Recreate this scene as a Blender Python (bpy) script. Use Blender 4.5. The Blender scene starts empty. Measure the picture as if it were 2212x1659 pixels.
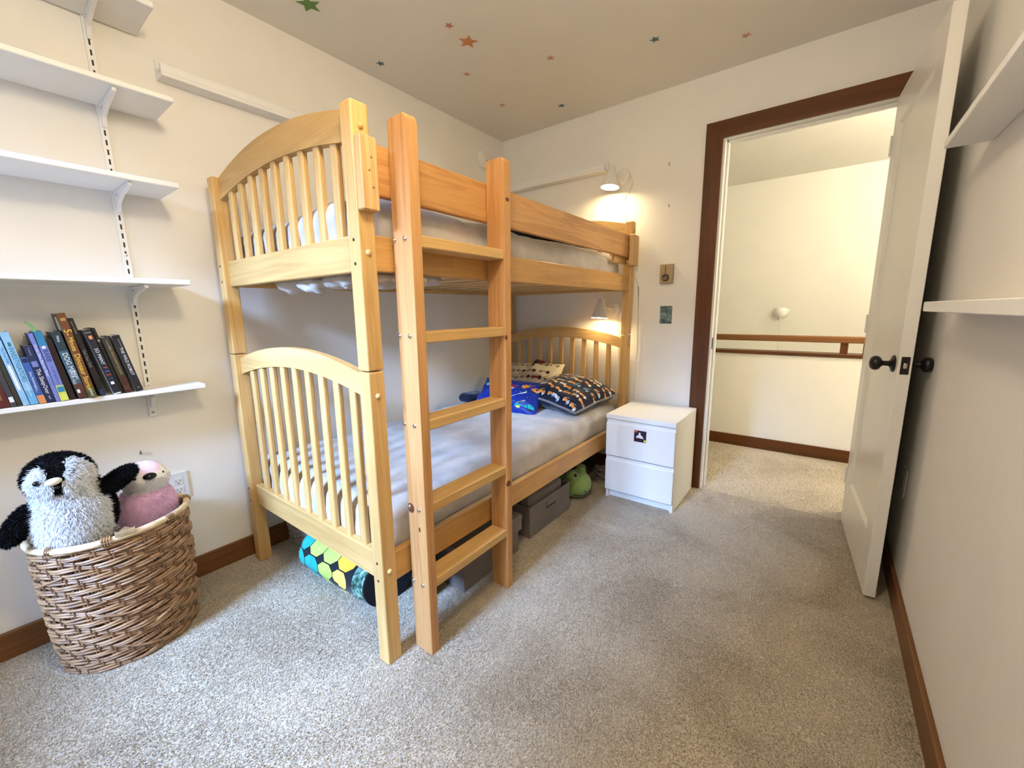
import bpy, bmesh, math, random
from mathutils import Vector, Matrix, noise
random.seed(7)
scene = bpy.context.scene
col = scene.collection
PI = math.pi

# ------------------------------------------------------------------ camera
cd = bpy.data.cameras.new('camera'); cam = bpy.data.objects.new('camera', cd); col.objects.link(cam)
cd.sensor_width = 36.0; cd.lens = 36.0 * 887.508 / 2212.0; cd.clip_start = 0.01
RT = Vector((0.79792372, 0.60260112, -0.01377033)); DN = Vector((0.09530381, -0.14868714, -0.98428112)); FW = Vector((-0.59517638, 0.78406889, -0.17607118))
cam.matrix_world = Matrix(((RT.x, -DN.x, -FW.x, 0), (RT.y, -DN.y, -FW.y, 0), (RT.z, -DN.z, -FW.z, 1.155), (0, 0, 0, 1)))
scene.camera = cam

# ------------------------------------------------------------------ view, world, daylight
vs = scene.view_settings
vs.view_transform = 'Standard'; vs.look = 'None'; vs.gamma = 1.0; vs.use_curve_mapping = False
vs.exposure = 0.95
w = bpy.data.worlds.new('sky'); scene.world = w; w.use_nodes = True
w.node_tree.nodes['Background'].inputs[0].default_value = (0.50, 0.68, 1.0, 1)
w.node_tree.nodes['Background'].inputs[1].default_value = 1.0

def area_light(name, loc, rot, sx, sy, power, color, spread=PI):
    l = bpy.data.lights.new(name, 'AREA'); l.shape = 'RECTANGLE'; l.size = sx; l.size_y = sy; l.energy = power; l.color = color; l.spread = spread
    o = bpy.data.objects.new(name, l); col.objects.link(o); o.location = loc; o.rotation_euler = rot
    return o
# daylight falling through the window in the wall behind the camera
area_light('window_daylight', (-0.95, -3.92, 3.45), (math.radians(57), 0, math.radians(4)), 1.5, 1.0, 800.0, (0.355, 0.57, 1.0))

# ------------------------------------------------------------------ materials
M = {}
def mat(name, base=(0.8, 0.8, 0.8), rough=0.6, metal=0.0, sheen=0.0, emit=None, estr=0.0, spec=0.5):
    m = bpy.data.materials.new(name); m.use_nodes = True
    b = m.node_tree.nodes['Principled BSDF']
    b.inputs['Base Color'].default_value = (*base, 1); b.inputs['Roughness'].default_value = rough; b.inputs['Metallic'].default_value = metal
    b.inputs['Specular IOR Level'].default_value = spec
    if sheen: b.inputs['Sheen Weight'].default_value = sheen; b.inputs['Sheen Roughness'].default_value = 0.4
    if emit: b.inputs['Emission Color'].default_value = (*emit, 1); b.inputs['Emission Strength'].default_value = estr
    M[name] = m
    return m
def nodes(m): return m.node_tree.nodes, m.node_tree.links, m.node_tree.nodes['Principled BSDF']
def ramp(nt, stops):
    r = nt.new('ShaderNodeValToRGB'); e = r.color_ramp.elements
    while len(e) < len(stops): e.new(0.5)
    for i, (p, c) in enumerate(stops): e[i].position = p; e[i].color = (*c, 1)
    return r
def coords(m, scale=(1, 1, 1), rnd=True):
    nt, ln, b = nodes(m)
    tc = nt.new('ShaderNodeTexCoord'); mp = nt.new('ShaderNodeMapping'); mp.inputs['Scale'].default_value = scale
    if rnd:
        oi = nt.new('ShaderNodeObjectInfo'); ad = nt.new('ShaderNodeVectorMath'); ad.operation = 'ADD'
        ml = nt.new('ShaderNodeMath'); ml.operation = 'MULTIPLY'; ml.inputs[1].default_value = 17.0
        ln.new(oi.outputs['Random'], ml.inputs[0]); ln.new(tc.outputs['Object'], ad.inputs[0]); ln.new(ml.outputs[0], ad.inputs[1])
        ln.new(ad.outputs[0], mp.inputs['Vector'])
    else: ln.new(tc.outputs['Object'], mp.inputs['Vector'])
    return mp
def noise_node(m, mp, scale, detail=4, rough=0.55, dist=0.0):
    nt, ln, b = nodes(m)
    n = nt.new('ShaderNodeTexNoise'); n.inputs['Scale'].default_value = scale; n.inputs['Detail'].default_value = detail; n.inputs['Roughness'].default_value = rough; n.inputs['Distortion'].default_value = dist
    ln.new(mp.outputs[0], n.inputs['Vector'])
    return n
def bump(m, src, strength, dist=0.01):
    nt, ln, b = nodes(m)
    bp = nt.new('ShaderNodeBump'); bp.inputs['Strength'].default_value = strength; bp.inputs['Distance'].default_value = dist
    ln.new(src, bp.inputs['Height']); ln.new(bp.outputs[0], b.inputs['Normal'])
def mix(m, fac, a, bb, mode='MIX'):
    nt, ln, b = nodes(m)
    x = nt.new('ShaderNodeMix'); x.data_type = 'RGBA'; x.blend_type = mode
    for sock, v in ((x.inputs[0], fac), (x.inputs[6], a), (x.inputs[7], bb)):
        if hasattr(v, 'is_linked') or hasattr(v, 'links'): ln.new(v, sock)
        elif isinstance(v, (int, float)): sock.default_value = v
        else: sock.default_value = (*v, 1)
    return x.outputs[2]

def paint(name, c, rough=0.6, amt=0.02):
    m = mat(name, c, rough); nt, ln, b = nodes(m); mp = coords(m, rnd=False)
    n = noise_node(m, mp, 3.0, 3); r = ramp(nt, [(0.3, tuple(v * (1 - amt) for v in c)), (0.7, tuple(min(1, v * (1 + amt)) for v in c))])
    ln.new(n.outputs[0], r.inputs[0]); ln.new(r.outputs[0], b.inputs['Base Color'])
    n2 = noise_node(m, mp, 220, 2); bump(m, n2.outputs[0], 0.06, 0.002)
    return m
paint('wall_paint', (0.83, 0.805, 0.755), 0.65)
paint('ceiling_paint', (0.80, 0.765, 0.70), 0.8)
paint('hall_paint', (0.84, 0.825, 0.77), 0.6)
paint('trim_white', (0.82, 0.81, 0.78), 0.35)
paint('door_white', (0.79, 0.77, 0.72), 0.3)
paint('shelf_white', (0.84, 0.83, 0.81), 0.45)
paint('furniture_white', (0.84, 0.84, 0.83), 0.4)

def wood(name, axis, light, dark, rough=0.45, line=14.0, lamella=False):
    m = mat(name, light, rough, spec=0.3); nt, ln, b = nodes(m)
    s = [1.0, 1.0, 1.0]; s['xyz'.index(axis)] = 0.045
    mp = coords(m, tuple(s))
    n = noise_node(m, mp, line, 3, 0.6, 1.2)
    wv = nt.new('ShaderNodeMath'); wv.operation = 'MULTIPLY'; wv.inputs[1].default_value = 26.0; ln.new(n.outputs[0], wv.inputs[0])
    sn = nt.new('ShaderNodeMath'); sn.operation = 'SINE'; ln.new(wv.outputs[0], sn.inputs[0])
    mr = nt.new('ShaderNodeMapRange'); mr.inputs[1].default_value = -1; mr.inputs[2].default_value = 1; ln.new(sn.outputs[0], mr.inputs[0])
    fine = noise_node(m, mp, line * 16, 2, 0.6)
    mid = tuple((a * 0.62 + c * 0.38) for a, c in zip(light, dark))
    r = ramp(nt, [(0.0, mid), (0.55, light), (1.0, light)]); ln.new(mr.outputs[0], r.inputs[0])
    r2 = ramp(nt, [(0.35, (0.92, 0.905, 0.88)), (0.65, (1.03, 1.025, 1.0))]); ln.new(fine.outputs[0], r2.inputs[0])
    c = mix(m, 1.0, r.outputs[0], r2.outputs[0], 'MULTIPLY')
    big = noise_node(m, coords(m, tuple(0.5 if v == 1.0 else 0.2 for v in s)), 5.0, 2)
    r3 = ramp(nt, [(0.35, (0.88, 0.86, 0.82)), (0.65, (1.05, 1.05, 1.06))]); ln.new(big.outputs[0], r3.inputs[0])
    c = mix(m, 1.0, c, r3.outputs[0], 'MULTIPLY')
    if lamella:
        tc = nt.new('ShaderNodeTexCoord'); sp = nt.new('ShaderNodeSeparateXYZ'); cb = nt.new('ShaderNodeCombineXYZ')
        ln.new(tc.outputs['Object'], sp.inputs[0]); ln.new(sp.outputs['XYZ'.index(axis.upper())], cb.inputs[0]); ln.new(sp.outputs[2], cb.inputs[1])
        bk = nt.new('ShaderNodeTexBrick'); bk.inputs['Scale'].default_value = 1.0; bk.inputs['Mortar Size'].default_value = 0.0; bk.inputs['Brick Width'].default_value = 0.21; bk.inputs['Row Height'].default_value = 0.052
        bk.inputs['Color1'].default_value = (0.90, 0.88, 0.84, 1); bk.inputs['Color2'].default_value = (1.06, 1.04, 1.02, 1); bk.inputs['Bias'].default_value = 0.0
        ln.new(cb.outputs[0], bk.inputs['Vector']); c = mix(m, 1.0, c, bk.outputs[0], 'MULTIPLY')
    ln.new(c, b.inputs['Base Color']); bump(m, fine.outputs[0], 0.05, 0.002)
    return m
BL, BD = (0.70, 0.455, 0.185), (0.50, 0.28, 0.09)
for ax in 'xyz': wood('maple_' + ax, ax, BL, BD, 0.42, 9.0)
wood('maple_lam', 'y', (0.62, 0.36, 0.13), BD, 0.42, 9.0, True)
PL, PD = (0.62, 0.335, 0.135), (0.36, 0.15, 0.045)
wood('pine_z', 'z', PL, PD, 0.45, 11.0)
wood('pine_y', 'y', (0.60, 0.32, 0.115), (0.33, 0.13, 0.035), 0.45, 14.0)
wood('block_pine', 'z', (0.72, 0.47, 0.22), (0.42, 0.22, 0.08), 0.5, 12.0)
wood('oak_base_y', 'y', (0.20, 0.085, 0.028), (0.11, 0.042, 0.014), 0.4, 10.0)
for ax in 'xyz': wood('walnut_' + ax, ax, (0.122, 0.041, 0.008), (0.056, 0.018, 0.004), 0.45, 8.0)
wood('rail_oak_x', 'x', (0.23, 0.10, 0.035), (0.12, 0.045, 0.015), 0.4, 8.0)

m = mat('carpet', (0.5, 0.45, 0.37), 0.95, spec=0.1); nt, ln, b = nodes(m); mp = coords(m, rnd=False)
n1 = noise_node(m, mp, 210, 3, 0.7); r1 = ramp(nt, [(0.30, (0.34, 0.297, 0.232)), (0.5, (0.60, 0.535, 0.435)), (0.72, (0.80, 0.735, 0.635))]); ln.new(n1.outputs[0], r1.inputs[0])
n2 = noise_node(m, mp, 2.3, 5, 0.62, 0.6); r2 = ramp(nt, [(0.36, (0.80, 0.775, 0.74)), (0.50, (0.95, 0.945, 0.94)), (0.62, (1.04, 1.04, 1.04))]); ln.new(n2.outputs[0], r2.inputs[0])
ln.new(mix(m, 1.0, r1.outputs[0], r2.outputs[0], 'MULTIPLY'), b.inputs['Base Color'])
n3 = noise_node(m, mp, 240, 4, 0.75); bump(m, n3.outputs[0], 0.6, 0.006); b.inputs['Sheen Weight'].default_value = 0.15

def translucent(m, fac):
    nt, ln, b = nodes(m); t = nt.new('ShaderNodeBsdfTranslucent'); x = nt.new('ShaderNodeMixShader'); x.inputs[0].default_value = fac
    src = b.inputs['Base Color'].links
    if src: ln.new(src[0].from_socket, t.inputs[0])
    else: t.inputs[0].default_value = b.inputs['Base Color'].default_value
    ln.new(b.outputs[0], x.inputs[1]); ln.new(t.outputs[0], x.inputs[2]); ln.new(x.outputs[0], nt['Material Output'].inputs['Surface'])
def fabric(name, c, sheen=0.3, sc=300, var=0.12, bstr=0.25, big=9.0, rough=0.9):
    m = mat(name, c, rough, sheen=sheen, spec=0.15); nt, ln, b = nodes(m); mp = coords(m)
    n1 = noise_node(m, mp, big, 4); r1 = ramp(nt, [(0.35, tuple(v * (1 - var) for v in c)), (0.65, tuple(min(1, v * (1 + var)) for v in c))]); ln.new(n1.outputs[0], r1.inputs[0]); ln.new(r1.outputs[0], b.inputs['Base Color'])
    n2 = noise_node(m, mp, sc, 3); bump(m, n2.outputs[0], bstr, 0.003)
    return m
fabric('fleece', (0.53, 0.495, 0.465), 0.25, 260, 0.14, 0.5, 7.0)
fabric('mattress_cloth', (0.6, 0.58, 0.55))
fabric('navy', (0.012, 0.014, 0.03)); fabric('black_cloth', (0.012, 0.013, 0.018)); fabric('blue_cloth', (0.012, 0.03, 0.22), 0.1, 200, 0.3, 0.1, 5, 0.4)
fabric('cream_cloth', (0.62, 0.54, 0.40)); fabric('grey_trim', (0.20, 0.19, 0.19)); fabric('bin_cloth', (0.20, 0.172, 0.158), 0.1, 500, 0.1)
fabric('frog_plush', (0.27, 0.40, 0.13), 0.5, 350, 0.08); fabric('maroon', (0.06, 0.012, 0.015), 0.2, 60, 0.5, 0.2, 40)
fabric('fur_white', (0.92, 0.93, 0.95), 0.1, 300, 0.03); fabric('fur_black', (0.004, 0.004, 0.006), 0.02); fabric('fur_pink', (0.94, 0.75, 0.93), 0.1, 300, 0.04); fabric('fur_salmon', (0.50, 0.24, 0.20), 0.3); fabric('fur_offwhite', (0.94, 0.94, 0.96), 0.1, 300, 0.03)
for q_ in ('fur_white', 'fur_pink', 'fur_offwhite'):
    mm_ = M[q_].copy(); mm_.name = q_ + '_hair'; M[q_ + '_hair'] = mm_; translucent(mm_, 0.55)
M['carpet_yarn'] = M['carpet'].copy(); M['carpet_yarn'].name = 'carpet_yarn'; translucent(M['carpet_yarn'], 0.35)
for l_ in list(M['carpet_yarn'].node_tree.nodes['Principled BSDF'].inputs['Normal'].links): M['carpet_yarn'].node_tree.links.remove(l_)
fabric('beak_cream', (0.75, 0.70, 0.52), 0.2)
fabric('seagrass', (0.36, 0.31, 0.265), 0.05, 120, 0.35, 0.6, 60)
for nme, c in (('orange', (0.72, 0.27, 0.05)), ('white', (0.72, 0.68, 0.62)), ('teal', (0.02, 0.33, 0.30)), ('sky', (0.09, 0.22, 0.42)), ('yellow', (0.80, 0.66, 0.12)), ('red', (0.35, 0.03, 0.05)), ('brown', (0.22, 0.13, 0.08)), ('dark', (0.03, 0.025, 0.03)), ('tan', (0.42, 0.31, 0.19)), ('lime', (0.45, 0.62, 0.12)), ('gold', (0.78, 0.46, 0.05)), ('pale', (0.55, 0.70, 0.72))):
    fabric('print_' + nme, c, 0.1, 250, 0.12, 0.2, 30)
def wicker(name, a, c):
    m = mat(name, a, 0.5); nt, ln, b = nodes(m); mp = coords(m, (1, 1, 3)); n = noise_node(m, mp, 24, 3)
    r = ramp(nt, [(0.3, c), (0.5, a), (0.72, tuple(min(1, v * 1.35) for v in a))]); ln.new(n.outputs[0], r.inputs[0]); ln.new(r.outputs[0], b.inputs['Base Color'])
    bump(m, noise_node(m, mp, 200, 2).outputs[0], 0.15, 0.002)
wicker('wicker', (0.34, 0.195, 0.098), (0.15, 0.07, 0.03)); wicker('wicker_dark', (0.17, 0.085, 0.04), (0.08, 0.035, 0.015)); wicker('cane', (0.66, 0.52, 0.33), (0.50, 0.36, 0.2))
mat('chrome', (0.75, 0.75, 0.77), 0.2, 1.0); mat('brass_screw', (0.62, 0.38, 0.16), 0.3, 1.0); mat('hole', (0.03, 0.018, 0.01), 0.8); mat('knot', (0.13, 0.035, 0.012), 0.5)
mat('slot_dark', (0.025, 0.022, 0.02), 0.8); mat('bronze', (0.012, 0.009, 0.010), 0.32, 0.3); mat('latch_metal', (0.55, 0.5, 0.42), 0.3, 0.9)
mat('thermostat_gold', (0.42, 0.32, 0.185), 0.4, 0.5); mat('thermostat_dark', (0.07, 0.05, 0.03), 0.4, 0.3); mat('thermostat_lens', (0.35, 0.30, 0.22), 0.15, 0.7)
mat('lamp_white', (0.80, 0.78, 0.74), 0.35); mat('cord_white', (0.72, 0.70, 0.66), 0.5); mat('cord_grey', (0.32, 0.31, 0.29), 0.5)
mat('outlet_plastic', (0.74, 0.74, 0.74), 0.35); mat('page_edge', (0.72, 0.70, 0.64), 0.8); mat('eye_black', (0.004, 0.004, 0.005), 0.12); mat('dome_glass', (0.85, 0.83, 0.76), 0.3, emit=(1.0, 0.84, 0.58), estr=12.0)
mat('canopy_white', (0.82, 0.81, 0.75), 0.35); mat('nail', (0.10, 0.08, 0.06), 0.4, 0.7)
mat('cable_black', (0.01, 0.01, 0.012), 0.5)
m = mat('glass', (0.9, 0.95, 1.0), 0.02); nt, ln, b = nodes(m)
tr = nt.new('ShaderNodeBsdfTransparent'); gl = nt.new('ShaderNodeBsdfGlossy'); gl.inputs['Roughness'].default_value = 0.02; mx = nt.new('ShaderNodeMixShader'); mx.inputs[0].default_value = 0.06
ln.new(tr.outputs[0], mx.inputs[1]); ln.new(gl.outputs[0], mx.inputs[2]); ln.new(mx.outputs[0], nt['Material Output'].inputs['Surface'])
def picture(name, stops, sc, dist=1.0):
    m = mat(name, (0.3, 0.3, 0.3), 0.35); nt, ln, b = nodes(m); mp = coords(m); n = noise_node(m, mp, sc, 4, 0.6, dist); r = ramp(nt, stops); ln.new(n.outputs[0], r.inputs[0]); ln.new(r.outputs[0], b.inputs['Base Color'])
picture('postcard', [(0.30, (0.012, 0.02, 0.022)), (0.42, (0.06, 0.10, 0.105)), (0.55, (0.13, 0.19, 0.19)), (0.70, (0.30, 0.38, 0.37))], 26)
picture('collage', [(0.36, (0.008, 0.008, 0.02)), (0.44, (0.012, 0.014, 0.035)), (0.52, (0.09, 0.012, 0.01)), (0.58, (0.01, 0.012, 0.03)), (0.70, (0.03, 0.04, 0.16))], 45)
def flat(name, c, rough=0.5, var=0.08):
    if name not in M:
        m = mat(name, c, rough); nt, ln, b = nodes(m); mp = coords(m); n = noise_node(m, mp, 40, 3); r = ramp(nt, [(0.3, tuple(v * (1 - var) for v in c)), (0.7, tuple(min(1, v * (1 + var)) for v in c))]); ln.new(n.outputs[0], r.inputs[0]); ln.new(r.outputs[0], b.inputs['Base Color'])
    return name

# ------------------------------------------------------------------ helpers
def tag(o, label=None, cat=None, group=None, kind=None):
    if label: o['label'] = label
    if cat: o['category'] = cat
    if group: o['group'] = group
    if kind: o['kind'] = kind
    return o
def empty(name, loc, label, cat, group=None, rot=(0, 0, 0)):
    o = bpy.data.objects.new(name, None); col.objects.link(o); o.location = loc; o.rotation_euler = rot; o.empty_display_size = 0.05
    return tag(o, label, cat, group)
def world_loc(p):
    v = Vector(p.location)
    while p.parent: p = p.parent; v += p.location
    return v
def make(name, bm, material, parent=None, smooth=False, local=False, kind=None):
    """bm is in world coordinates (or in the parent's own when local) -> one mesh object"""
    bmesh.ops.recalc_face_normals(bm, faces=bm.faces)
    me = bpy.data.meshes.new(name)
    if parent is not None:
        off = Vector((0, 0, 0)) if local else world_loc(parent)
    else:
        xs = [v.co.x for v in bm.verts]; ys = [v.co.y for v in bm.verts]; zs = [v.co.z for v in bm.verts]
        off = Vector(((min(xs) + max(xs)) / 2, (min(ys) + max(ys)) / 2, min(zs)))
    for v in bm.verts: v.co -= off
    if smooth:
        for f in bm.faces: f.smooth = True
    bm.to_mesh(me); bm.free()
    o = bpy.data.objects.new(name, me); col.objects.link(o)
    for mm in (material if isinstance(material, (list, tuple)) else [material]): me.materials.append(M[mm])
    if parent is not None: o.parent = parent
    else: o.location = off
    if smooth: 
        try: me.set_sharp_from_angle(angle=math.radians(40))
        except Exception: pass
    if kind: o['kind'] = kind
    return o
def copy_part(o, loc, parent=None, name=None):
    c = o.copy(); col.objects.link(c); c.location = Vector(o.location) + Vector(loc); c.parent = parent or o.parent
    return c
def struct(name, bm, material, parent=None, smooth=False):
    o = make(name, bm, material, parent, smooth)
    if parent is None: o['kind'] = 'structure'
    return o
def NB(): return bmesh.new()
def box(bm, a, b, bev=0.0, seg=1, M4=None, mi=0):
    x0, y0, z0 = a; x1, y1, z1 = b
    vs_ = [bm.verts.new(p) for p in ((x0, y0, z0), (x1, y0, z0), (x1, y1, z0), (x0, y1, z0), (x0, y0, z1), (x1, y0, z1), (x1, y1, z1), (x0, y1, z1))]
    fs = [bm.faces.new([vs_[i] for i in q]) for q in ((0, 3, 2, 1), (4, 5, 6, 7), (0, 1, 5, 4), (1, 2, 6, 5), (2, 3, 7, 6), (3, 0, 4, 7))]
    for f in fs: f.material_index = mi
    geo = vs_
    if bev > 0:
        es = list({e for f in fs for e in f.edges})
        r = bmesh.ops.bevel(bm, geom=es, offset=bev, segments=seg, affect='EDGES', profile=0.5)
        geo = list({v for f in r['faces'] for v in f.verts} | {v for v in vs_ if v.is_valid})
    if M4 is not None:
        for v in geo: v.co = M4 @ v.co
    return bm
def B(a, b, bev=0.0, seg=1, M4=None): return box(NB(), a, b, bev, seg, M4)
def prism(bm, pts, a, b, axis='y', mi=0):
    """closed outline pts (two coordinates) pushed from a to b along axis"""
    def P(p, t):
        return {'y': (p[0], t, p[1]), 'x': (t, p[0], p[1]), 'z': (p[0], p[1], t)}[axis]
    v0 = [bm.verts.new(P(p, a)) for p in pts]; v1 = [bm.verts.new(P(p, b)) for p in pts]
    n = len(pts)
    fs = [bm.faces.new(v0), bm.faces.new(v1[::-1])]
    for i in range(n): fs.append(bm.faces.new((v0[i], v1[i], v1[(i + 1) % n], v0[(i + 1) % n])))
    for f in fs: f.material_index = mi
    return bm
def frame_axes(d):
    d = d.normalized(); u = d.cross(Vector((0, 0, 1)))
    if u.length < 1e-3: u = d.cross(Vector((0, 1, 0)))
    u.normalize(); return u, d.cross(u).normalized()
def tube(bm, pts, r, seg=8, closed=False, caps=True, mi=0):
    pts = [Vector(p) for p in pts]; n = len(pts); rings = []
    for i, p in enumerate(pts):
        if closed: d = pts[(i + 1) % n] - pts[i - 1]
        else: d = pts[min(i + 1, n - 1)] - pts[max(i - 1, 0)]
        u, v = frame_axes(d); rr = r[i] if isinstance(r, (list, tuple)) else r
        rings.append([bm.verts.new(p + (u * math.cos(2 * PI * k / seg) + v * math.sin(2 * PI * k / seg)) * rr) for k in range(seg)])
    rng = n if closed else n - 1
    for i in range(rng):
        A, C = rings[i], rings[(i + 1) % n]
        for k in range(seg):
            f = bm.faces.new((A[k], A[(k + 1) % seg], C[(k + 1) % seg], C[k])); f.material_index = mi
    if caps and not closed:
        bm.faces.new(rings[0][::-1]).material_index = mi; bm.faces.new(rings[-1]).material_index = mi
    return bm
def lathe(bm, prof, seg=24, M4=None, mi=0):
    """prof: (radius, height) list; turned about z"""
    rings = []
    for r, z in prof:
        if r < 1e-5: rings.append([bm.verts.new((0, 0, z))])
        else: rings.append([bm.verts.new((r * math.cos(2 * PI * k / seg), r * math.sin(2 * PI * k / seg), z)) for k in range(seg)])
    for A, C in zip(rings, rings[1:]):
        if len(A) == 1 and len(C) == 1: continue
        for k in range(seg):
            k2 = (k + 1) % seg
            if len(A) == 1: f = bm.faces.new((A[0], C[k], C[k2]))
            elif len(C) == 1: f = bm.faces.new((A[k], A[k2], C[0]))
            else: f = bm.faces.new((A[k], A[k2], C[k2], C[k]))
            f.material_index = mi
    if M4 is not None:
        for R in rings:
            for v in R: v.co = M4 @ v.co
    return bm
def along(loc, d):
    """matrix that stands a lathe (z up) at loc pointing along d"""
    return Matrix.Translation(loc) @ Vector(d).to_track_quat('Z', 'Y').to_matrix().to_4x4()
def ellipsoid(bm, c, r, M3=None, sub=3, mi=0):
    res = bmesh.ops.create_icosphere(bm, subdivisions=sub, radius=1.0)
    for v in res['verts']:
        p = Vector((v.co.x * r[0], v.co.y * r[1], v.co.z * r[2]))
        if M3 is not None: p = M3 @ p
        v.co = p + Vector(c)
    return bm
def rounded_box(a, b, r, cuts=(12, 12, 4), disp=None):
    bm = NB(); nx, ny, nz = cuts
    a = Vector(a); b = Vector(b); ind = {}
    def V(i, j, k):
        if (i, j, k) not in ind:
            p = Vector((a.x + (b.x - a.x) * i / nx, a.y + (b.y - a.y) * j / ny, a.z + (b.z - a.z) * k / nz))
            q = Vector((min(max(p.x, a.x + r), b.x - r), min(max(p.y, a.y + r), b.y - r), min(max(p.z, a.z + r), b.z - r)))
            d = p - q
            if d.length > 1e-6: p = q + d.normalized() * r
            n = d.normalized() if d.length > 1e-6 else Vector((0, 0, 1))
            if disp: p = p + disp(p, n)
            ind[(i, j, k)] = bm.verts.new(p)
        return ind[(i, j, k)]
    for i in range(nx):
        for j in range(ny):
            bm.faces.new((V(i, j, 0), V(i, j + 1, 0), V(i + 1, j + 1, 0), V(i + 1, j, 0))); bm.faces.new((V(i, j, nz), V(i + 1, j, nz), V(i + 1, j + 1, nz), V(i, j + 1, nz)))
    for i in range(nx):
        for k in range(nz):
            bm.faces.new((V(i, 0, k), V(i + 1, 0, k), V(i + 1, 0, k + 1), V(i, 0, k + 1))); bm.faces.new((V(i, ny, k), V(i, ny, k + 1), V(i + 1, ny, k + 1), V(i + 1, ny, k)))
    for j in range(ny):
        for k in range(nz):
            bm.faces.new((V(0, j, k), V(0, j, k + 1), V(0, j + 1, k + 1), V(0, j + 1, k))); bm.faces.new((V(nx, j, k), V(nx, j + 1, k), V(nx, j + 1, k + 1), V(nx, j, k + 1)))
    return bm
def text_bm(s, size):
    c = bpy.data.curves.new('t', 'FONT'); c.body = s; c.size = size; c.align_x = 'LEFT'; c.align_y = 'CENTER'; c.resolution_u = 2
    o = bpy.data.objects.new('t', c); col.objects.link(o); dg = bpy.context.evaluated_depsgraph_get(); dg.update()
    me = bpy.data.meshes.new_from_object(o.evaluated_get(dg)); bm = NB(); bm.from_mesh(me)
    bpy.data.objects.remove(o); bpy.data.curves.remove(c); bpy.data.meshes.remove(me)
    return bm
def remeshed(bm, voxel, smooth_it=4):
    me = bpy.data.meshes.new('r'); bm.to_mesh(me); bm.free(); o = bpy.data.objects.new('r', me); col.objects.link(o)
    r = o.modifiers.new('r', 'REMESH'); r.mode = 'VOXEL'; r.voxel_size = voxel
    s = o.modifiers.new('s', 'SMOOTH'); s.iterations = smooth_it; s.factor = 0.5
    dg = bpy.context.evaluated_depsgraph_get(); dg.update(); me2 = bpy.data.meshes.new_from_object(o.evaluated_get(dg))
    out = NB(); out.from_mesh(me2); bpy.data.objects.remove(o); bpy.data.meshes.remove(me); bpy.data.meshes.remove(me2)
    return out
def fur(bm_src, n, length, width, pick, droop=0.5, rnd=random):
    """tapered hairs rooted on the faces of bm_src where pick(centre, normal) holds"""
    fs = [f for f in bm_src.faces if pick(f.calc_center_median(), f.normal)]
    ar = [f.calc_area() for f in fs]; out = NB()
    if not fs: return out
    for f in rnd.choices(fs, weights=ar, k=n):
        vs_ = f.verts; a = rnd.random(); c = rnd.random()
        if a + c > 1: a, c = 1 - a, 1 - c
        p = vs_[0].co + (vs_[1].co - vs_[0].co) * a + (vs_[-1].co - vs_[0].co) * c
        nrm = f.normal; d = (nrm + Vector((rnd.gauss(0, 0.35), rnd.gauss(0, 0.35), rnd.gauss(0, 0.35) - droop))).normalized()
        L = length * rnd.uniform(0.6, 1.25); s = d.cross(Vector((rnd.gauss(0, 1), rnd.gauss(0, 1), rnd.gauss(0, 1)))).normalized() * width
        mid = p + d * L * 0.55; tip = p + d * L + Vector((0, 0, -droop * L * 0.4))
        v = [out.verts.new(q) for q in (p - s, p + s, mid + s * 0.7, mid - s * 0.7, tip)]
        out.faces.new((v[0], v[1], v[2], v[3])); out.faces.new((v[3], v[2], v[4]))
    return out

# ================================================================== THE SETTING
XL, XR, YF, YN, ZC = -2.136, 0.322, 2.737, -0.92, 2.443
T = 0.12
struct('floor', B((XL - T, YN - T, -0.08), (XR + T, YF, 0.0)), 'carpet')
import numpy as np
def carpet_pile(parent, x0, x1, y0, y1, n, seed):
    """twisted yarn tufts leaning with the way the carpet was last brushed"""
    rg = np.random.default_rng(seed); x = rg.uniform(x0, x1, n); y = rg.uniform(y0, y1, n)
    f = np.sin(2.1 * x + 1.3 * np.sin(1.9 * y)) + np.sin(3.7 * y + 2.2 * np.sin(2.6 * x + 0.7)) + 0.7 * np.sin(9.1 * x - 5.3 * y + 2 * np.sin(4 * y)) + 0.5 * np.sin(13 * y + 7 * x)
    th = 1.2 + 1.0 * f + rg.normal(0, 0.9, n); ln = 0.75 + 0.35 * np.tanh(f) + rg.normal(0, 0.45, n); h = rg.uniform(0.0016, 0.0042, n)
    dx, dy = np.cos(th), np.sin(th); ph = rg.uniform(0, np.pi, n); wx, wy = np.cos(ph) * 0.0014, np.sin(ph) * 0.0014
    z0_ = np.full(n, -0.0005); tx, ty = x + dx * ln * h, y + dy * ln * h
    co = np.stack([np.stack([x - wx, y - wy, z0_], 1), np.stack([x + wx, y + wy, z0_], 1), np.stack([tx + wx * 0.75, ty + wy * 0.75, h], 1), np.stack([tx - wx * 0.75, ty - wy * 0.75, h * 0.96], 1)], 1).reshape(-1, 3)
    co -= np.array(parent.location)[None, :]
    me = bpy.data.meshes.new('carpet_pile'); me.vertices.add(4 * n); me.vertices.foreach_set('co', co.astype(np.float32).ravel())
    me.loops.add(4 * n); me.loops.foreach_set('vertex_index', np.arange(4 * n, dtype=np.int32)); me.polygons.add(n); me.polygons.foreach_set('loop_start', np.arange(0, 4 * n, 4, dtype=np.int32))
    me.update(calc_edges=True); me.materials.append(M['carpet_yarn']); o = bpy.data.objects.new('carpet_pile', me); col.objects.link(o); o.parent = parent; o['kind'] = 'stuff'
carpet_pile(bpy.data.objects['floor'], XL + 0.014, XR - 0.014, -0.30, YF, 720000, 1)
fh = struct('floor_hall', B((-2.7, YF, -0.08), (1.8, 3.945, 0.0)), 'carpet')
carpet_pile(fh, -1.3, 0.6, YF, 3.81, 70000, 2)
struct('wall_left', B((XL - T, YN - T, 0.0), (XL, YF + T, ZC)), 'wall_paint')
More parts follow.
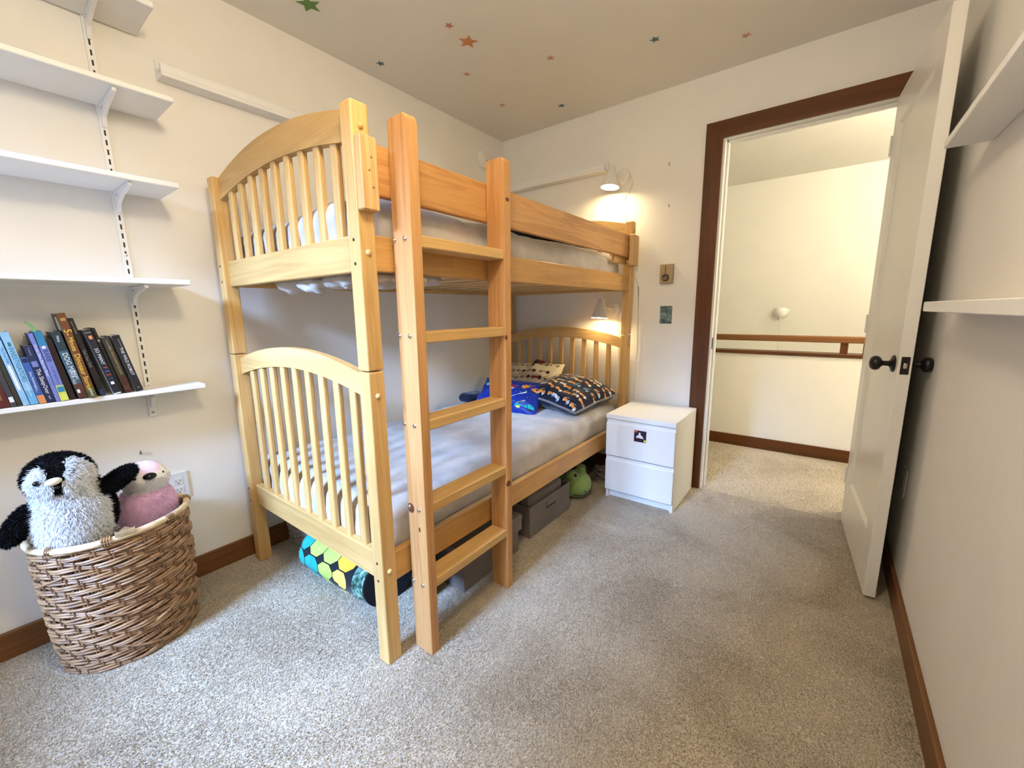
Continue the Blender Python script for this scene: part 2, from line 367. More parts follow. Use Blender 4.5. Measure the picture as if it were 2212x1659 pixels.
struct('wall_right', B((XR, YN - T, 0.0), (XR + T, YF, ZC)), 'wall_paint')
struct('ceiling', B((XL - T, YN - T, ZC), (XR + T, YF + T, ZC + 0.1)), 'ceiling_paint')
DX0, DX1, DZ = -0.545, 0.175, 2.090            # clear door opening
bm = NB(); box(bm, (XL, YF, 0), (DX0 - 0.018, YF + T, ZC)); box(bm, (DX1 + 0.018, YF, 0), (1.8, YF + T, ZC)); box(bm, (DX0 - 0.018, YF, DZ + 0.018), (DX1 + 0.018, YF + T, ZC)); box(bm, (-2.7, YF, 0), (XL - T, YF + T, ZC))
struct('wall_far', bm, 'wall_paint')
WX0, WX1, WZ0, WZ1 = -1.76, -0.76, 0.80, 2.20  # window behind the camera
bm = NB(); box(bm, (XL, YN - T, 0), (WX0, YN, ZC)); box(bm, (WX1, YN - T, 0), (XR, YN, ZC)); box(bm, (WX0, YN - T, 0), (WX1, YN, WZ0)); box(bm, (WX0, YN - T, WZ1), (WX1, YN, ZC))
struct('wall_near', bm, 'wall_paint')
win = bpy.data.objects.new('window_1', None); col.objects.link(win); win.location = ((WX0 + WX1) / 2, YN - 0.06, WZ0); win['kind'] = 'structure'
bm = NB(); f_ = 0.045; ya, yb = YN - 0.085, YN - 0.035
box(bm, (WX0, ya, WZ0), (WX0 + f_, yb, WZ1), 0.004); box(bm, (WX1 - f_, ya, WZ0), (WX1, yb, WZ1), 0.004); box(bm, (WX0 + f_, ya, WZ0), (WX1 - f_, yb, WZ0 + f_), 0.004); box(bm, (WX0 + f_, ya, WZ1 - f_), (WX1 - f_, yb, WZ1), 0.004)
make('window_frame', bm, 'trim_white', win)
make('sash_bar', B((WX0 + f_, ya + 0.005, 1.48), (WX1 - f_, yb - 0.005, 1.52), 0.003), 'trim_white', win)
make('pane', B((WX0 + f_, YN - 0.062, WZ0 + f_), (WX1 - f_, YN - 0.058, 1.48)), 'glass', win); make('pane', B((WX0 + f_, YN - 0.062, 1.52), (WX1 - f_, YN - 0.058, WZ1 - f_)), 'glass', win)
make('window_sill', B((WX0 - 0.03, YN - 0.04, WZ0 - 0.022), (WX1 + 0.03, YN + 0.03, WZ0), 0.004), 'trim_white', win)

bbh, bbt = 0.098, 0.014
struct('baseboard_left', B((XL, YN, 0), (XL + bbt, YF, bbh), 0.003), 'oak_base_y')
struct('baseboard_right', B((XR - bbt, YN, 0), (XR, YF, bbh), 0.003), 'oak_base_y')
struct('baseboard_far', B((XL + bbt, YF - bbt, 0), (-0.66, YF, bbh), 0.003), 'walnut_x')
# door casing, mitred, and white jamb
tr1 = bpy.data.objects.new('trim_1', None); col.objects.link(tr1); tr1.location = (-0.19, YF, 0); tr1['kind'] = 'structure'
ct, cw = 0.018, 0.090; ix0, ix1, iz = DX0 - 0.012, DX1 + 0.012, DZ + 0.002
make('casing_board', prism(NB(), [(ix0 - cw, 0), (ix0, 0), (ix0, iz), (ix0 - cw, iz + cw)], YF - ct, YF, 'y'), 'walnut_z', tr1)
make('casing_board', prism(NB(), [(ix0 - cw, iz + cw), (ix0, iz), (ix1, iz), (ix1 + cw, iz + cw)], YF - ct, YF, 'y'), 'walnut_x', tr1)
make('casing_board', prism(NB(), [(ix1, 0), (ix1 + cw, 0), (ix1 + cw, iz + cw), (ix1, iz)], YF - ct, YF, 'y'), 'walnut_z', tr1)
tr2 = bpy.data.objects.new('trim_2', None); col.objects.link(tr2); tr2.location = (-0.19, YF + 0.06, 0); tr2['kind'] = 'structure'
jl = make('jamb_board', B((DX0 - 0.018, YF - 0.002, 0), (DX0, YF + T + 0.002, DZ), 0.002), 'trim_white', tr2)
make('jamb_board', B((DX1, YF - 0.002, 0), (DX1 + 0.018, YF + T + 0.002, DZ), 0.002), 'trim_white', tr2)
make('jamb_board', B((DX0 - 0.018, YF - 0.002, DZ), (DX1 + 0.018, YF + T + 0.002, DZ + 0.018), 0.002), 'trim_white', tr2)
make('door_stop', B((DX0, YF + 0.045, 0), (DX0 + 0.011, YF + 0.08, DZ), 0.003), 'trim_white', tr2)
make('door_stop', B((DX0, YF + 0.045, DZ - 0.011), (DX1, YF + 0.08, DZ), 0.003), 'trim_white', tr2)
make('strike_plate', B((DX0 - 0.001, YF + 0.006, 0.905), (DX0 + 0.0015, YF + 0.032, 0.975), 0.0006), 'bronze', tr2)

# hall and stairwell
HY, HX0, HX1, SY = 3.825, -2.7, 1.8, 5.22
struct('wall_hall_half', B((HX0, HY, -1.6), (HX1, HY + 0.12, 0.782)), 'hall_paint')
struct('baseboard_hall', B((HX0, HY - 0.014, 0), (HX1, HY, 0.094), 0.003), 'walnut_x')
struct('ceiling_hall', B((HX0, YF + T, ZC), (HX1, SY, ZC + 0.1)), 'hall_paint')
struct('ceiling_stair_slope', prism(NB(), [(SY, ZC), (6.35, -1.6), (6.50, -1.6), (SY + 0.1, ZC + 0.1), (SY, ZC + 0.1)], HX0, HX1, 'x'), 'hall_paint')
struct('floor_stairwell', B((HX0, HY + 0.12, -1.7), (HX1, 6.6, -1.6)), 'carpet')
struct('wall_hall_left', B((HX0 - T, YF, -1.6), (HX0, 6.6, ZC)), 'hall_paint')
struct('wall_hall_right', B((HX1, YF, -1.6), (HX1 + T, 6.6, ZC)), 'hall_paint')
rl = empty('stair_railing', (-0.3, HY + 0.06, 0.782), 'brown wooden handrail on short posts capping the hallway half wall', 'railing')
make('cap_board', B((HX0, HY - 0.012, 0.782), (HX1, HY + 0.13, 0.808), 0.004), 'walnut_x', rl)
make('handrail', B((HX0, HY + 0.005, 0.888), (HX1, HY + 0.075, 0.935), 0.008, 2), 'rail_oak_x', rl)
for px in (-1.45, -0.78 - 0.05, 0.102, 0.232, 1.0): make('post', B((px, HY + 0.02, 0.806), (px + 0.045, HY + 0.06, 0.890), 0.002), 'walnut_z', rl)
# pendant canopy fixed to the sloping stair ceiling
def slope_y(z): return SY + (ZC - z) * (6.35 - SY) / (ZC + 1.6)
pz = 1.10; py = slope_y(pz); px = -0.41
pc = empty('pendant_light', (px, py, pz), 'white bowl-shaped light canopy with hanging cord beyond the stair railing', 'light')
sn_ = Vector((0, -(ZC + 1.6), -(6.35 - SY))).normalized()
R_ = 0.075
make('canopy', lathe(NB(), [(R_, 0.0), (R_, 0.008), (R_ * 0.96, 0.03), (R_ * 0.80, 0.06), (R_ * 0.52, 0.083), (R_ * 0.2, 0.094), (0, 0.096)], 28, along(Vector((px, py - 0.02, pz + 0.02)) , (0, -0.34, -0.94))), 'canopy_white', pc, True)
make('cord', tube(NB(), [(px + 0.0, py - 0.075, pz - 0.06), (px, py - 0.076, pz - 0.5), (px, py - 0.076, pz - 1.2)], 0.006, 8), 'cord_white', pc, True)
make('lamp_globe', lathe(NB(), [(0, -0.06), (0.05, -0.045), (0.07, 0), (0.05, 0.05), (0.02, 0.08)], 20, Matrix.Translation((px, py - 0.076, pz - 1.25))), 'dome_glass', pc, True)
# hallway ceiling lamp (warm), out of view to the right, and an unseen bedroom globe added overhead for warm fill
def globe_lamp(loc, label, r, drop, lum, color):
    e = empty('unseen_ceiling_lamp', loc, label, 'lamp'); x, y, z = loc
    make('lamp_base', lathe(NB(), [(0, 0), (0.06, 0), (0.06, -0.015), (0.02, -0.03), (0.012, -0.035), (0.012, -drop + r * 0.9), (0, -drop + r * 0.9)], 24, Matrix.Translation(loc)), 'lamp_white', e, True)
    mm = mat('globe_' + str(len(M)), (0.9, 0.88, 0.82), 0.4, emit=color, estr=lum)
    make('lamp_globe', ellipsoid(NB(), (x, y, z - drop), (r, r, r), None, 3), mm.name, e, True)
globe_lamp((0.90, 3.35, ZC), 'round white globe lamp on the hallway ceiling', 0.11, 0.42, 68.0, (1.0, 0.88, 0.65))
globe_lamp((1.15, 4.35, ZC), 'round white globe lamp over the stairwell', 0.11, 0.30, 24.0, (1.0, 0.89, 0.67))
globe_lamp((-0.40, 0.36, ZC), 'unseen white globe lamp added on the bedroom ceiling for warm fill', 0.11, 0.36, 41.0, (1.0, 0.83, 0.57))

# ------------------------------------------------------------------ door leaf
hx, hy = 0.1665, YF - 0.004
dv = Vector((0.0565, -0.719, 0)).normalized(); tv = Vector((-dv.y, dv.x, 0))
DM = Matrix(((dv.x, tv.x, 0, hx), (dv.y, tv.y, 0, hy), (0, 0, 1, 0), (0, 0, 0, 1)))   # local: along width, thickness (towards the wall), up
DW, DT, D0, D1 = 0.720, 0.038, 0.012, 2.088
door = bpy.data.objects.new('door_1', None); col.objects.link(door); door.location = (hx, hy, 0); door['kind'] = 'structure'
st, zb, zt = 0.112, 0.25, 1.95
make('stile', B((0, 0, D0), (st, DT, D1), 0.002, 1, DM), 'door_white', door); make('stile', B((DW - st + 0.005, 0, D0), (DW, DT, D1), 0.002, 1, DM), 'door_white', door)
make('door_rail', B((st, 0, D0), (DW - st + 0.005, DT, zb), 0.0, 1, DM), 'door_white', door); make('door_rail', B((st, 0, zt), (DW - st + 0.005, DT, D1), 0.0, 1, DM), 'door_white', door)
make('door_panel', B((st, 0.011, zb), (DW - st + 0.005, DT - 0.011, zt), 0.0, 1, DM), 'door_white', door)
bm = NB(); e = 0.012   # sloped moulding round the panel
for (s0, s1, z0, z1) in ((st, DW - st + 0.005, zb, zt),):
    for side in (0, 1):
        ya, yb = (0.001, 0.0112) if side == 0 else (DT - 0.001, DT - 0.0112)
        o4 = [DM @ Vector(p) for p in ((s0, ya, z0), (s1, ya, z0), (s1, ya, z1), (s0, ya, z1))]; i4 = [DM @ Vector(p) for p in ((s0 + e, yb, z0 + e), (s1 - e, yb, z0 + e), (s1 - e, yb, z1 - e), (s0 + e, yb, z1 - e))]
        ov = [bm.verts.new(p) for p in o4]; iv = [bm.verts.new(p) for p in i4]
        for k in range(4): bm.faces.new((ov[k], ov[(k + 1) % 4], iv[(k + 1) % 4], iv[k]))
make('panel_moulding', bm, 'door_white', door)
def knob(side):
    y0 = 0 if side < 0 else DT; dd = tv * side; base = DM @ Vector((DW - 0.062, y0, 0.940))
    prof = [(0, 0), (0.031, 0.0), (0.032, 0.003), (0.029, 0.007), (0.016, 0.011), (0.010, 0.016), (0.009, 0.030), (0.013, 0.036), (0.023, 0.041), (0.0275, 0.050), (0.0265, 0.060), (0.019, 0.068), (0.008, 0.071), (0, 0.0715)]
    return make('door_knob', lathe(NB(), prof, 28, along(base, dd)), 'bronze', door, True)
knob(-1); knob(1)
make('latch_plate', B((DW - 0.0005, 0.007, 0.908), (DW + 0.0018, DT - 0.007, 0.972), 0.0012, 1, DM), 'bronze', door)
make('latch_bolt', B((DW + 0.001, 0.013, 0.930), (DW + 0.009, DT - 0.014, 0.950), 0.003, 2, DM), 'latch_metal', door)
for z in (0.22, 1.02, 1.84): make('hinge', tube(NB(), [DM @ Vector((-0.004, -0.003, z)), DM @ Vector((-0.004, -0.003, z + 0.09))], 0.0045, 10), 'trim_white', door, True)

# ================================================================== BUNK BED
K = 0.010
def lean(bm, k=K):
    for v in bm.verts: v.co.x += k * v.co.z
    return bm
bed = empty('bunk_bed', (-1.56, 1.68, 0), 'honey coloured wooden bunk bed with arched slatted end panels', 'bunk bed')
PX0, PX1, PW = -2.078, -1.098, 0.052        # left edges of the left and right posts
Y0, Y1, PD = 0.683, 2.640, 0.053
SEAM, TOP = 0.985, 1.700
def bedpart(name, bm, mt, k=K, **kw): return make(name, lean(bm, k), mt, bed, **kw)
for px in (PX0, PX1):
    for py in (Y0, Y1):
        bedpart('lower_post', B((px, py, 0), (px + PW, py + PD, SEAM - 0.0015), 0.004, 2), 'maple_z')
        bedpart('upper_post', B((px, py, SEAM + 0.0015), (px + PW, py + PD, TOP), 0.004, 2), 'maple_z')
ix0, ix1 = PX0 + PW, PX1
mid, hw = (ix0 + ix1) / 2, (ix1 - ix0) / 2
def arch(y0, y1, ze, za, ie, ia, mt):
    N = 26; up = []; lo = []
    for i in range(N + 1):
        u = -1 + 2 * i / N; x = mid + hw * u
        up.append((x, ze + (za - ze) * (1 - u * u))); lo.append((x, ie + (ia - ie) * (1 - u * u)))
    bm = NB(); V = {}
    for y, nm in ((y0, 0), (y1, 1)):
        for i in range(N + 1): V[nm, 1, i] = bm.verts.new((up[i][0], y, up[i][1])); V[nm, 0, i] = bm.verts.new((lo[i][0], y, lo[i][1]))
    for i in range(N):
        bm.faces.new((V[0, 0, i], V[0, 0, i + 1], V[0, 1, i + 1], V[0, 1, i])); bm.faces.new((V[1, 0, i], V[1, 1, i], V[1, 1, i + 1], V[1, 0, i + 1]))
        bm.faces.new((V[0, 1, i], V[0, 1, i + 1], V[1, 1, i + 1], V[1, 1, i])); bm.faces.new((V[0, 0, i], V[1, 0, i], V[1, 0, i + 1], V[0, 0, i + 1]))
    for i in (0, N): bm.faces.new((V[0, 0, i], V[0, 1, i], V[1, 1, i], V[1, 0, i]))
    return bm
for py, s in ((Y0, 1), (Y1, -1)):
    f0 = py + 0.022 if s > 0 else py + 0.005; f1 = f0 + 0.026
    bedpart('arch_rail', arch(f0, f1, 0.966, 1.032, 0.898, 0.958, 'maple_x'), 'maple_x'); bedpart('arch_rail', arch(f0, f1, 1.692, 1.755, 1.612, 1.660, 'maple_x'), 'maple_x')
    bedpart('end_rail', B((ix0, f0 - 0.002, 0.285), (ix1, f1 + 0.002, 0.383), 0.003), 'maple_x'); bedpart('end_rail', B((ix0, f0 - 0.002, 1.270), (ix1, f1 + 0.002, 1.372), 0.003), 'maple_x')
    n = 9; pitch = 0.094; x00 = mid - pitch * 4
    for (zl, ie, ia) in ((0.378, 0.898, 0.958), (1.367, 1.612, 1.660)):
        for i in range(n):
            x = x00 + pitch * i; u = (x - mid) / hw; zt_ = ie + (ia - ie) * (1 - u * u) + 0.006
            bedpart('slat', B((x - 0.0165, f0 + 0.004, zl), (x + 0.0165, f1 - 0.003, zt_), 0.005, 2), 'maple_z')
ry0, ry1 = Y0 + PD, Y1
for (xa, xb) in ((-1.083, -1.057), (PX0 + 0.010, PX0 + 0.036)):
    bedpart('side_rail', B((xa, ry0, 0.280), (xb, ry1, 0.383), 0.003), 'maple_lam'); bedpart('side_rail', B((xa, ry0, 1.270), (xb, ry1, 1.371), 0.003), 'maple_lam')
    bedpart('support_ledge', B((xa - 0.02 if xa > -1.5 else xb, ry0, 0.285), (xa if xa > -1.5 else xb + 0.02, ry1, 0.305)), 'maple_y'); bedpart('support_ledge', B((xa - 0.02 if xa > -1.5 else xb, ry0, 1.274), (xa if xa > -1.5 else xb + 0.02, ry1, 1.290)), 'maple_y')
first = {}
for zz in (0.305, 1.290):
    base = bedpart('bed_slat', B((-2.045, ry0 + 0.03, zz), (-1.085, ry0 + 0.095, zz + 0.016), 0.002), 'maple_x')
    for i in range(1, 13): copy_part(base, (0, 0.1475 * i, 0))
# guard rail held by end blocks
bedpart('guard_rail', B((-1.074, Y0 + PD, 1.476), (-1.0495, Y1 - 0.002, 1.612), 0.005, 2), 'pine_y')
def block(y0, y1):
    p = bedpart('guard_block', B((-1.045, y0, 1.426), (-1.018, y1, 1.612), 0.003), 'block_pine')
    return p
bk = block(Y0 + 0.002, Y0 + 0.055)
for (yy, zz) in ((Y0 + 0.034, 1.560), (Y0 + 0.026, 1.527), (Y0 + 0.036, 1.486)):
    make('screw', lathe(NB(), [(0, 0), (0.0032, 0), (0.0032, 0.001), (0.002, 0.0022), (0, 0.0024)], 10, along(Vector((-1.018 + K * zz, yy, zz)), (1, 0, 0))), 'brass_screw', bk, True)
bk2 = block(Y1 - 0.050, Y1 + 0.045)
make('screw', lathe(NB(), [(0, 0), (0.0045, 0), (0.0045, 0.002), (0, 0.003)], 10, along(Vector((-1.060 + K * 1.44, Y1 - 0.03, 1.452)), (0.3, -1, 0))), 'brass_screw', bk2, True)
bedpart('guard_cleat', B((-1.092, Y1 - 0.20, 1.435), (-1.0755, Y1 - 0.002, 1.500), 0.003), 'maple_y')
pl_prof = [(0, 0), (0.0085, 0), (0.0085, 0.003), (0.006, 0.007), (0.0025, 0.0088), (0, 0.009)]
for (px, sx) in ((PX1 + PW, 1),):
    for py in (Y0 + 0.026, Y1 + 0.026):
        for zz in (0.336, 0.911, 1.319, 1.640): make('wood_plug', lathe(NB(), pl_prof, 14, along(Vector((px + K * zz, py, zz)), (1, 0, 0))), 'maple_x', bed, True)
for px in (PX0 + 0.026, PX1 + 0.026):
    for zz in (0.304, 0.366, 1.289, 1.353): make('bolt_hole', lathe(NB(), [(0, 0), (0.0048, 0), (0.0048, 0.0006), (0, 0.0007)], 14, along(Vector((px + K * zz, Y0, zz)), (0, -1, 0))), 'hole', bed, True)

# ------------------------------------------------------------------ ladder
lad = empty('bunk_ladder', (-1.0, 1.03, 0), 'orange pine ladder with five rungs leaning on the bunk bed side', 'ladder')
LX0, LX1, LT = -1.046, -0.962, 1.684
def ladrail(y0, y1):
    r = 0.018; pts = [(LX0, 0), (LX1, 0)] + [(LX1 - r + r * math.cos(a * PI / 10), LT - r + r * math.sin(a * PI / 10)) for a in range(6)] + [(LX0 + 0.004, LT), (LX0, LT - 0.004)]
    bm = prism(NB(), pts, y0, y1, 'y'); es = [e for e in bm.edges if abs(e.verts[0].co.y - e.verts[1].co.y) < 1e-5]
    bmesh.ops.bevel(bm, geom=es, offset=0.003, segments=1, affect='EDGES'); return make('ladder_rail', lean(bm, 0.009), 'pine_z', lad)
r1 = ladrail(0.795, 0.832); r2 = ladrail(1.218, 1.255)
for zz in (1.372, 1.095, 0.822, 0.545, 0.272):
    make('rung', lean(B((LX0 + 0.006, 0.832, zz - 0.034), (LX1 - 0.003, 1.218, zz), 0.003), 0.009), 'maple_y', lad)
for zz in (1.361, 1.084, 0.808, 0.527, 0.257):
    for xx in (-1.037, -0.990):
        make('bolt', lathe(NB(), [(0, 0), (0.0078, 0), (0.0078, 0.0015), (0.0062, 0.0042), (0.003, 0.0058), (0, 0.006)], 14, along(Vector((xx + 0.009 * zz, 0.795, zz)), (0, -1, 0))), 'chrome', lad, True)
def knot(p, d, rx, ry): 
    bm = lathe(NB(), [(0, 0), (1, 0), (1, 0.0006), (0, 0.0007)], 16); 
    for v in bm.verts: v.co = along(Vector(p), d) @ Vector((v.co.x * rx, v.co.y * ry, v.co.z))
    return bm
make('knot', knot((-1.025, 0.795, 0.524), (0, -1, 0), 0.016, 0.017), 'knot', r1); make('knot', knot((-0.988, 0.795, 0.458), (0, -1, 0), 0.004, 0.009), 'knot', r1)
make('knot', knot((LX1 + 0.014, 1.236, 1.545), (1, 0, 0), 0.010, 0.007), 'knot', r2); make('knot', knot((LX1 + 0.005, 1.228, 0.470), (1, 0, 0), 0.014, 0.012), 'knot', r2); make('knot', knot((LX1 + 0.010, 1.222, 1.056), (1, 0, 0), 0.008, 0.009), 'knot', r2)

# ------------------------------------------------------------------ mattresses and fleece covers
def fleece_disp(seed, amp):
    def d(p, n):
        q = Vector((p.x * 4.5 + seed, p.y * 3.2, p.z * 5)); a = noise.noise(q) * amp + noise.noise(q * 2.7) * amp * 0.45 + abs(noise.noise(q * 1.3 + Vector((9, 3, 1)))) * amp * 0.5 - abs(noise.noise(Vector((q.x * 3.1 + q.y, q.y * 5.2, q.z * 3)))) * amp * 0.35
        return n * a
    return d
def fleece(z0, z1, seed, label, y0=0.728, y1=2.628):
    o = make('mattress', rounded_box((-2.038, y0, z0), (-1.090, y1, z1), 0.062, (60, 110, 14), fleece_disp(seed, 0.013)), 'fleece', None, True)
    return o
lo = fleece(0.323, 0.520, 2.0, 'grey fleece of the lower bunk'); tag(lo, 'lower bunk mattress covered with smooth grey fleece', 'mattress')
up = fleece(1.308, 1.494, 31.0, 'grey fleece of the upper bunk'); tag(up, 'upper bunk mattress covered with grey fleece behind the guard rail', 'mattress')
def bunch(c, r, seed, sub=4):
    bm = ellipsoid(NB(), c, r, None, sub)
    for v in bm.verts:
        q = Vector((v.co.x * 14 + seed, v.co.y * 14, v.co.z * 14)); n = (v.co - Vector(c)).normalized(); v.co += n * (noise.noise(q) * 0.022 + noise.noise(q * 2.3) * 0.012)
    return bm
for i, (c, r) in enumerate([((-1.66, 0.80, 1.272), (0.13, 0.055, 0.028)), ((-1.47, 0.79, 1.262), (0.11, 0.05, 0.034)), ((-1.28, 0.80, 1.266), (0.12, 0.055, 0.03)), ((-1.10, 0.86, 1.258), (0.05, 0.10, 0.032)), ((-1.19, 1.02, 1.268), (0.06, 0.09, 0.022))]):
    make('hanging_fold', bunch(c, r, i * 5.0), 'fleece', up, True)
# ------------------------------------------------------------------ pillows with printed vehicles
def pillow_fn(w_, h_, t_, seed, sag=0.0):
    def f(u, v, side=1):
        e_ = max(0.0, (1 - abs(u) ** 2.6)) ** 0.55 * max(0.0, (1 - abs(v) ** 2.6)) ** 0.55
        pin = 1 - 0.07 * (1 - abs(v)) * abs(u) ** 3; pin2 = 1 - 0.07 * (1 - abs(u)) * abs(v) ** 3
        x = u * w_ / 2 * pin; y = v * h_ / 2 * pin2
        z = side * t_ / 2 * e_ * (1 + 0.22 * noise.noise(Vector((u * 1.7 + seed, v * 1.7, 1)))) + 0.008 * noise.noise(Vector((u * 4 + seed, v * 4, 4))) * (0.3 + e_) - sag * (u * u) * 0.5
        return Vector((x, y, z))
    return f
def pillow(name, fn, M4, material, label, N=28):
    bm = NB(); top = {}; bot = {}
    for i in range(N + 1):
        for j in range(N + 1):
            u = -1 + 2 * i / N; v = -1 + 2 * j / N; top[i, j] = bm.verts.new(M4 @ fn(u, v, 1))
            bot[i, j] = top[i, j] if i in (0, N) or j in (0, N) else bm.verts.new(M4 @ fn(u, v, -1))
    for i in range(N):
        for j in range(N):
            bm.faces.new((top[i, j], top[i + 1, j], top[i + 1, j + 1], top[i, j + 1]))
            try: bm.faces.new((bot[i, j], bot[i, j + 1], bot[i + 1, j + 1], bot[i + 1, j]))
            except ValueError: pass
    return tag(make(name, bm, material, None, True), label, 'pillow')
def printed(parent, fn, M4, glyphs, mats, lift=0.0012):
    """glyphs: (outline in uv, material index) laid on the pillow's upper skin"""
    bm = NB()
    for pts, mi in glyphs:
        cu = sum(p[0] for p in pts) / len(pts); cv = sum(p[1] for p in pts) / len(pts)
        c = bm.verts.new(M4 @ (fn(cu, cv) + Vector((0, 0, lift)))); vs_ = [bm.verts.new(M4 @ (fn(*p) + Vector((0, 0, lift)))) for p in pts]
        for k in range(len(vs_)): bm.faces.new((c, vs_[k], vs_[(k + 1) % len(vs_)])).material_index = mi
    return make('vehicle_print', bm, mats, parent, kind='stuff')
def truck(cx, cy, s, a, body, dark, light, asp=1.0):
    ca, sa = math.cos(a), math.sin(a); out = []
    def R(pts, mi): out.append(([(cx + (x * ca - y * sa) * s, cy + (x * sa + y * ca) * s * asp) for x, y in pts], mi))
    R([(-1, -0.35), (0.3, -0.35), (0.3, 0.25), (-0.7, 0.35), (-1, 0.1)], body); R([(0.36, -0.35), (1, -0.35), (1, 0.05), (0.75, 0.45), (0.36, 0.45)], random.choice((body, light)))
    R([(0.5, 0.08), (0.85, 0.08), (0.72, 0.34), (0.5, 0.34)], dark)
    for wx in (-0.6, 0.62): R([(wx + 0.24 * math.cos(t * PI / 4), -0.42 + 0.24 * math.sin(t * PI / 4)) for t in range(8)], light if random.random() < 0.5 else dark)
    if random.random() < 0.5: R([(-0.9, 0.3), (-0.75, 0.3), (0.1, 0.85), (0.05, 0.95)], light)
    return out
def basis(o, ex, ez):
    ex = Vector(ex).normalized(); ez = Vector(ez).normalized(); ey = ez.cross(ex).normalized(); ez = ex.cross(ey)
    return Matrix(((ex.x, ey.x, ez.x, o[0]), (ex.y, ey.y, ez.y, o[1]), (ex.z, ey.z, ez.z, o[2]), (0, 0, 0, 1)))
# black pillow at the open side of the bed
fn = pillow_fn(0.45, 0.50, 0.19, 3.0); MB_ = basis((-1.315, 2.365, 0.610), (0.985, -0.10, -0.16), (0.14, -0.09, 0.97))
pb = pillow('pillow', fn, MB_, 'navy', 'black pillow printed with orange construction trucks and grey piping')
g = []
for i in range(7):
    for j in range(8):
        u = -0.88 + i * 0.285 + random.uniform(-0.05, 0.05) + (0.1 if j % 2 else 0); v = -0.9 + j * 0.255 + random.uniform(-0.04, 0.04)
        if abs(u) < 0.95 and abs(v) < 0.95: g += truck(u, v, 0.118, random.uniform(-0.5, 0.3), random.choice((0, 0, 0, 0, 0, 1, 2)), 2, 1, 0.8)
printed(pb, fn, MB_, g, ['print_orange', 'print_white', 'print_sky'])
edge = [MB_ @ fn(u, v) for u, v in [(-1 + 2 * k / 20, -1) for k in range(21)] + [(1, -1 + 2 * k / 20) for k in range(1, 21)] + [(1 - 2 * k / 20, 1) for k in range(1, 21)] + [(-1, 1 - 2 * k / 20) for k in range(1, 20)]]
make('piping', tube(NB(), edge, 0.0075, 8, True), 'grey_trim', pb, True)
# blue glossy pillow
fn = pillow_fn(0.48, 0.27, 0.13, 8.0); MU = basis((-1.625, 2.110, 0.596), (1, 0.13, -0.02), (0.10, -0.66, 0.74))
pu = pillow('pillow', fn, MU, 'blue_cloth', 'shiny blue pillow printed with a red truck and a yellow bus')
g = truck(0.02, 0.30, 0.24, -0.1, 2, 3, 1, 1.0) + truck(0.66, 0.36, 0.26, -0.25, 0, 3, 0) + truck(0.66, -0.62, 0.28, 0.05, 4, 3, 5, 0.9) + truck(-0.6, 0.45, 0.22, 0.1, 4, 3, 1)
g += [([(-0.36, -0.62), (0.02, -0.62), (0.02, -0.28), (-0.36, -0.28)], 5), ([(-0.30, -0.42), (-0.24, -0.42), (-0.24, -0.32), (-0.30, -0.32)], 3), ([(-0.20, -0.56), (-0.10, -0.56), (-0.10, -0.32), (-0.20, -0.32)], 3), ([(-0.06, -0.50), (-0.01, -0.50), (-0.01, -0.33), (-0.06, -0.33)], 3)]
g += [([(0.05, -0.42), (0.08, -0.46), (0.62, 0.06), (0.60, 0.10)], 1)]
for k in range(26):
    u = random.uniform(-0.9, 0.9); v = random.uniform(-0.9, 0.9); g.append(([(u - 0.012, v), (u, v - 0.016), (u + 0.012, v), (u, v + 0.016)], 1))
printed(pu, fn, MU, g, ['print_orange', 'print_white', 'print_red', 'print_dark', 'print_teal', 'print_yellow'])
# cream pillow standing behind
fn = pillow_fn(0.48, 0.32, 0.13, 15.0); MC = basis((-1.67, 2.400, 0.648), (1, 0.10, 0.03), (0.06, -0.74, 0.66))
pc_ = pillow('pillow', fn, MC, 'cream_cloth', 'cream pillow printed with brown vintage cars against the headboard')
g = []
for i in range(5):
    for j in range(5):
        u = -0.78 + i * 0.39 + random.uniform(-0.06, 0.06) + (0.12 if j % 2 else 0); v = -0.78 + j * 0.39 + random.uniform(-0.05, 0.05)
        if abs(u) < 0.93: g += truck(u, v, 0.165, random.uniform(-0.25, 0.25), random.choice((0, 1, 1, 1, 3)), 2, 2, 0.9)
printed(pc_, fn, MC, g, ['print_brown', 'print_tan', 'print_dark', 'print_red'])
fn = pillow_fn(0.72, 0.78, 0.075, 21.0); MT = basis((-1.50, 2.06, 1.535), (1, 0.03, 0.0), (0.0, 0.02, 1))
pt_ = pillow('pillow', fn, MT, 'navy', 'flat dark pillow with pale print lying on the upper bunk'); pt_['label'] = 'flat dark pillow with pale print lying on the upper bunk'
g = []
for i in range(7):
    for j in range(7): g += truck(-0.84 + i * 0.28 + random.uniform(-0.05, 0.05), -0.84 + j * 0.28 + random.uniform(-0.05, 0.05), 0.12, random.uniform(-0.5, 0.5), random.choice((0, 1, 1)), 2, 1, 0.9)
printed(pt_, fn, MT, g, ['print_orange', 'print_white', 'print_brown'])
tag(make('soft_toy', bunch((-1.70, 2.572, 0.735), (0.075, 0.045, 0.05), 77.0), 'maroon', None, True), 'dark maroon patterned soft toy behind the cream pillow', 'toy')
tag(make('folded_blanket', rounded_box((-2.00, 2.00, 0.528), (-1.885, 2.20, 0.59), 0.03, (10, 12, 6), fleece_disp(5, 0.012)), 'navy', None, True), 'dark navy folded cloth at the wall side of the lower bunk', 'blanket')

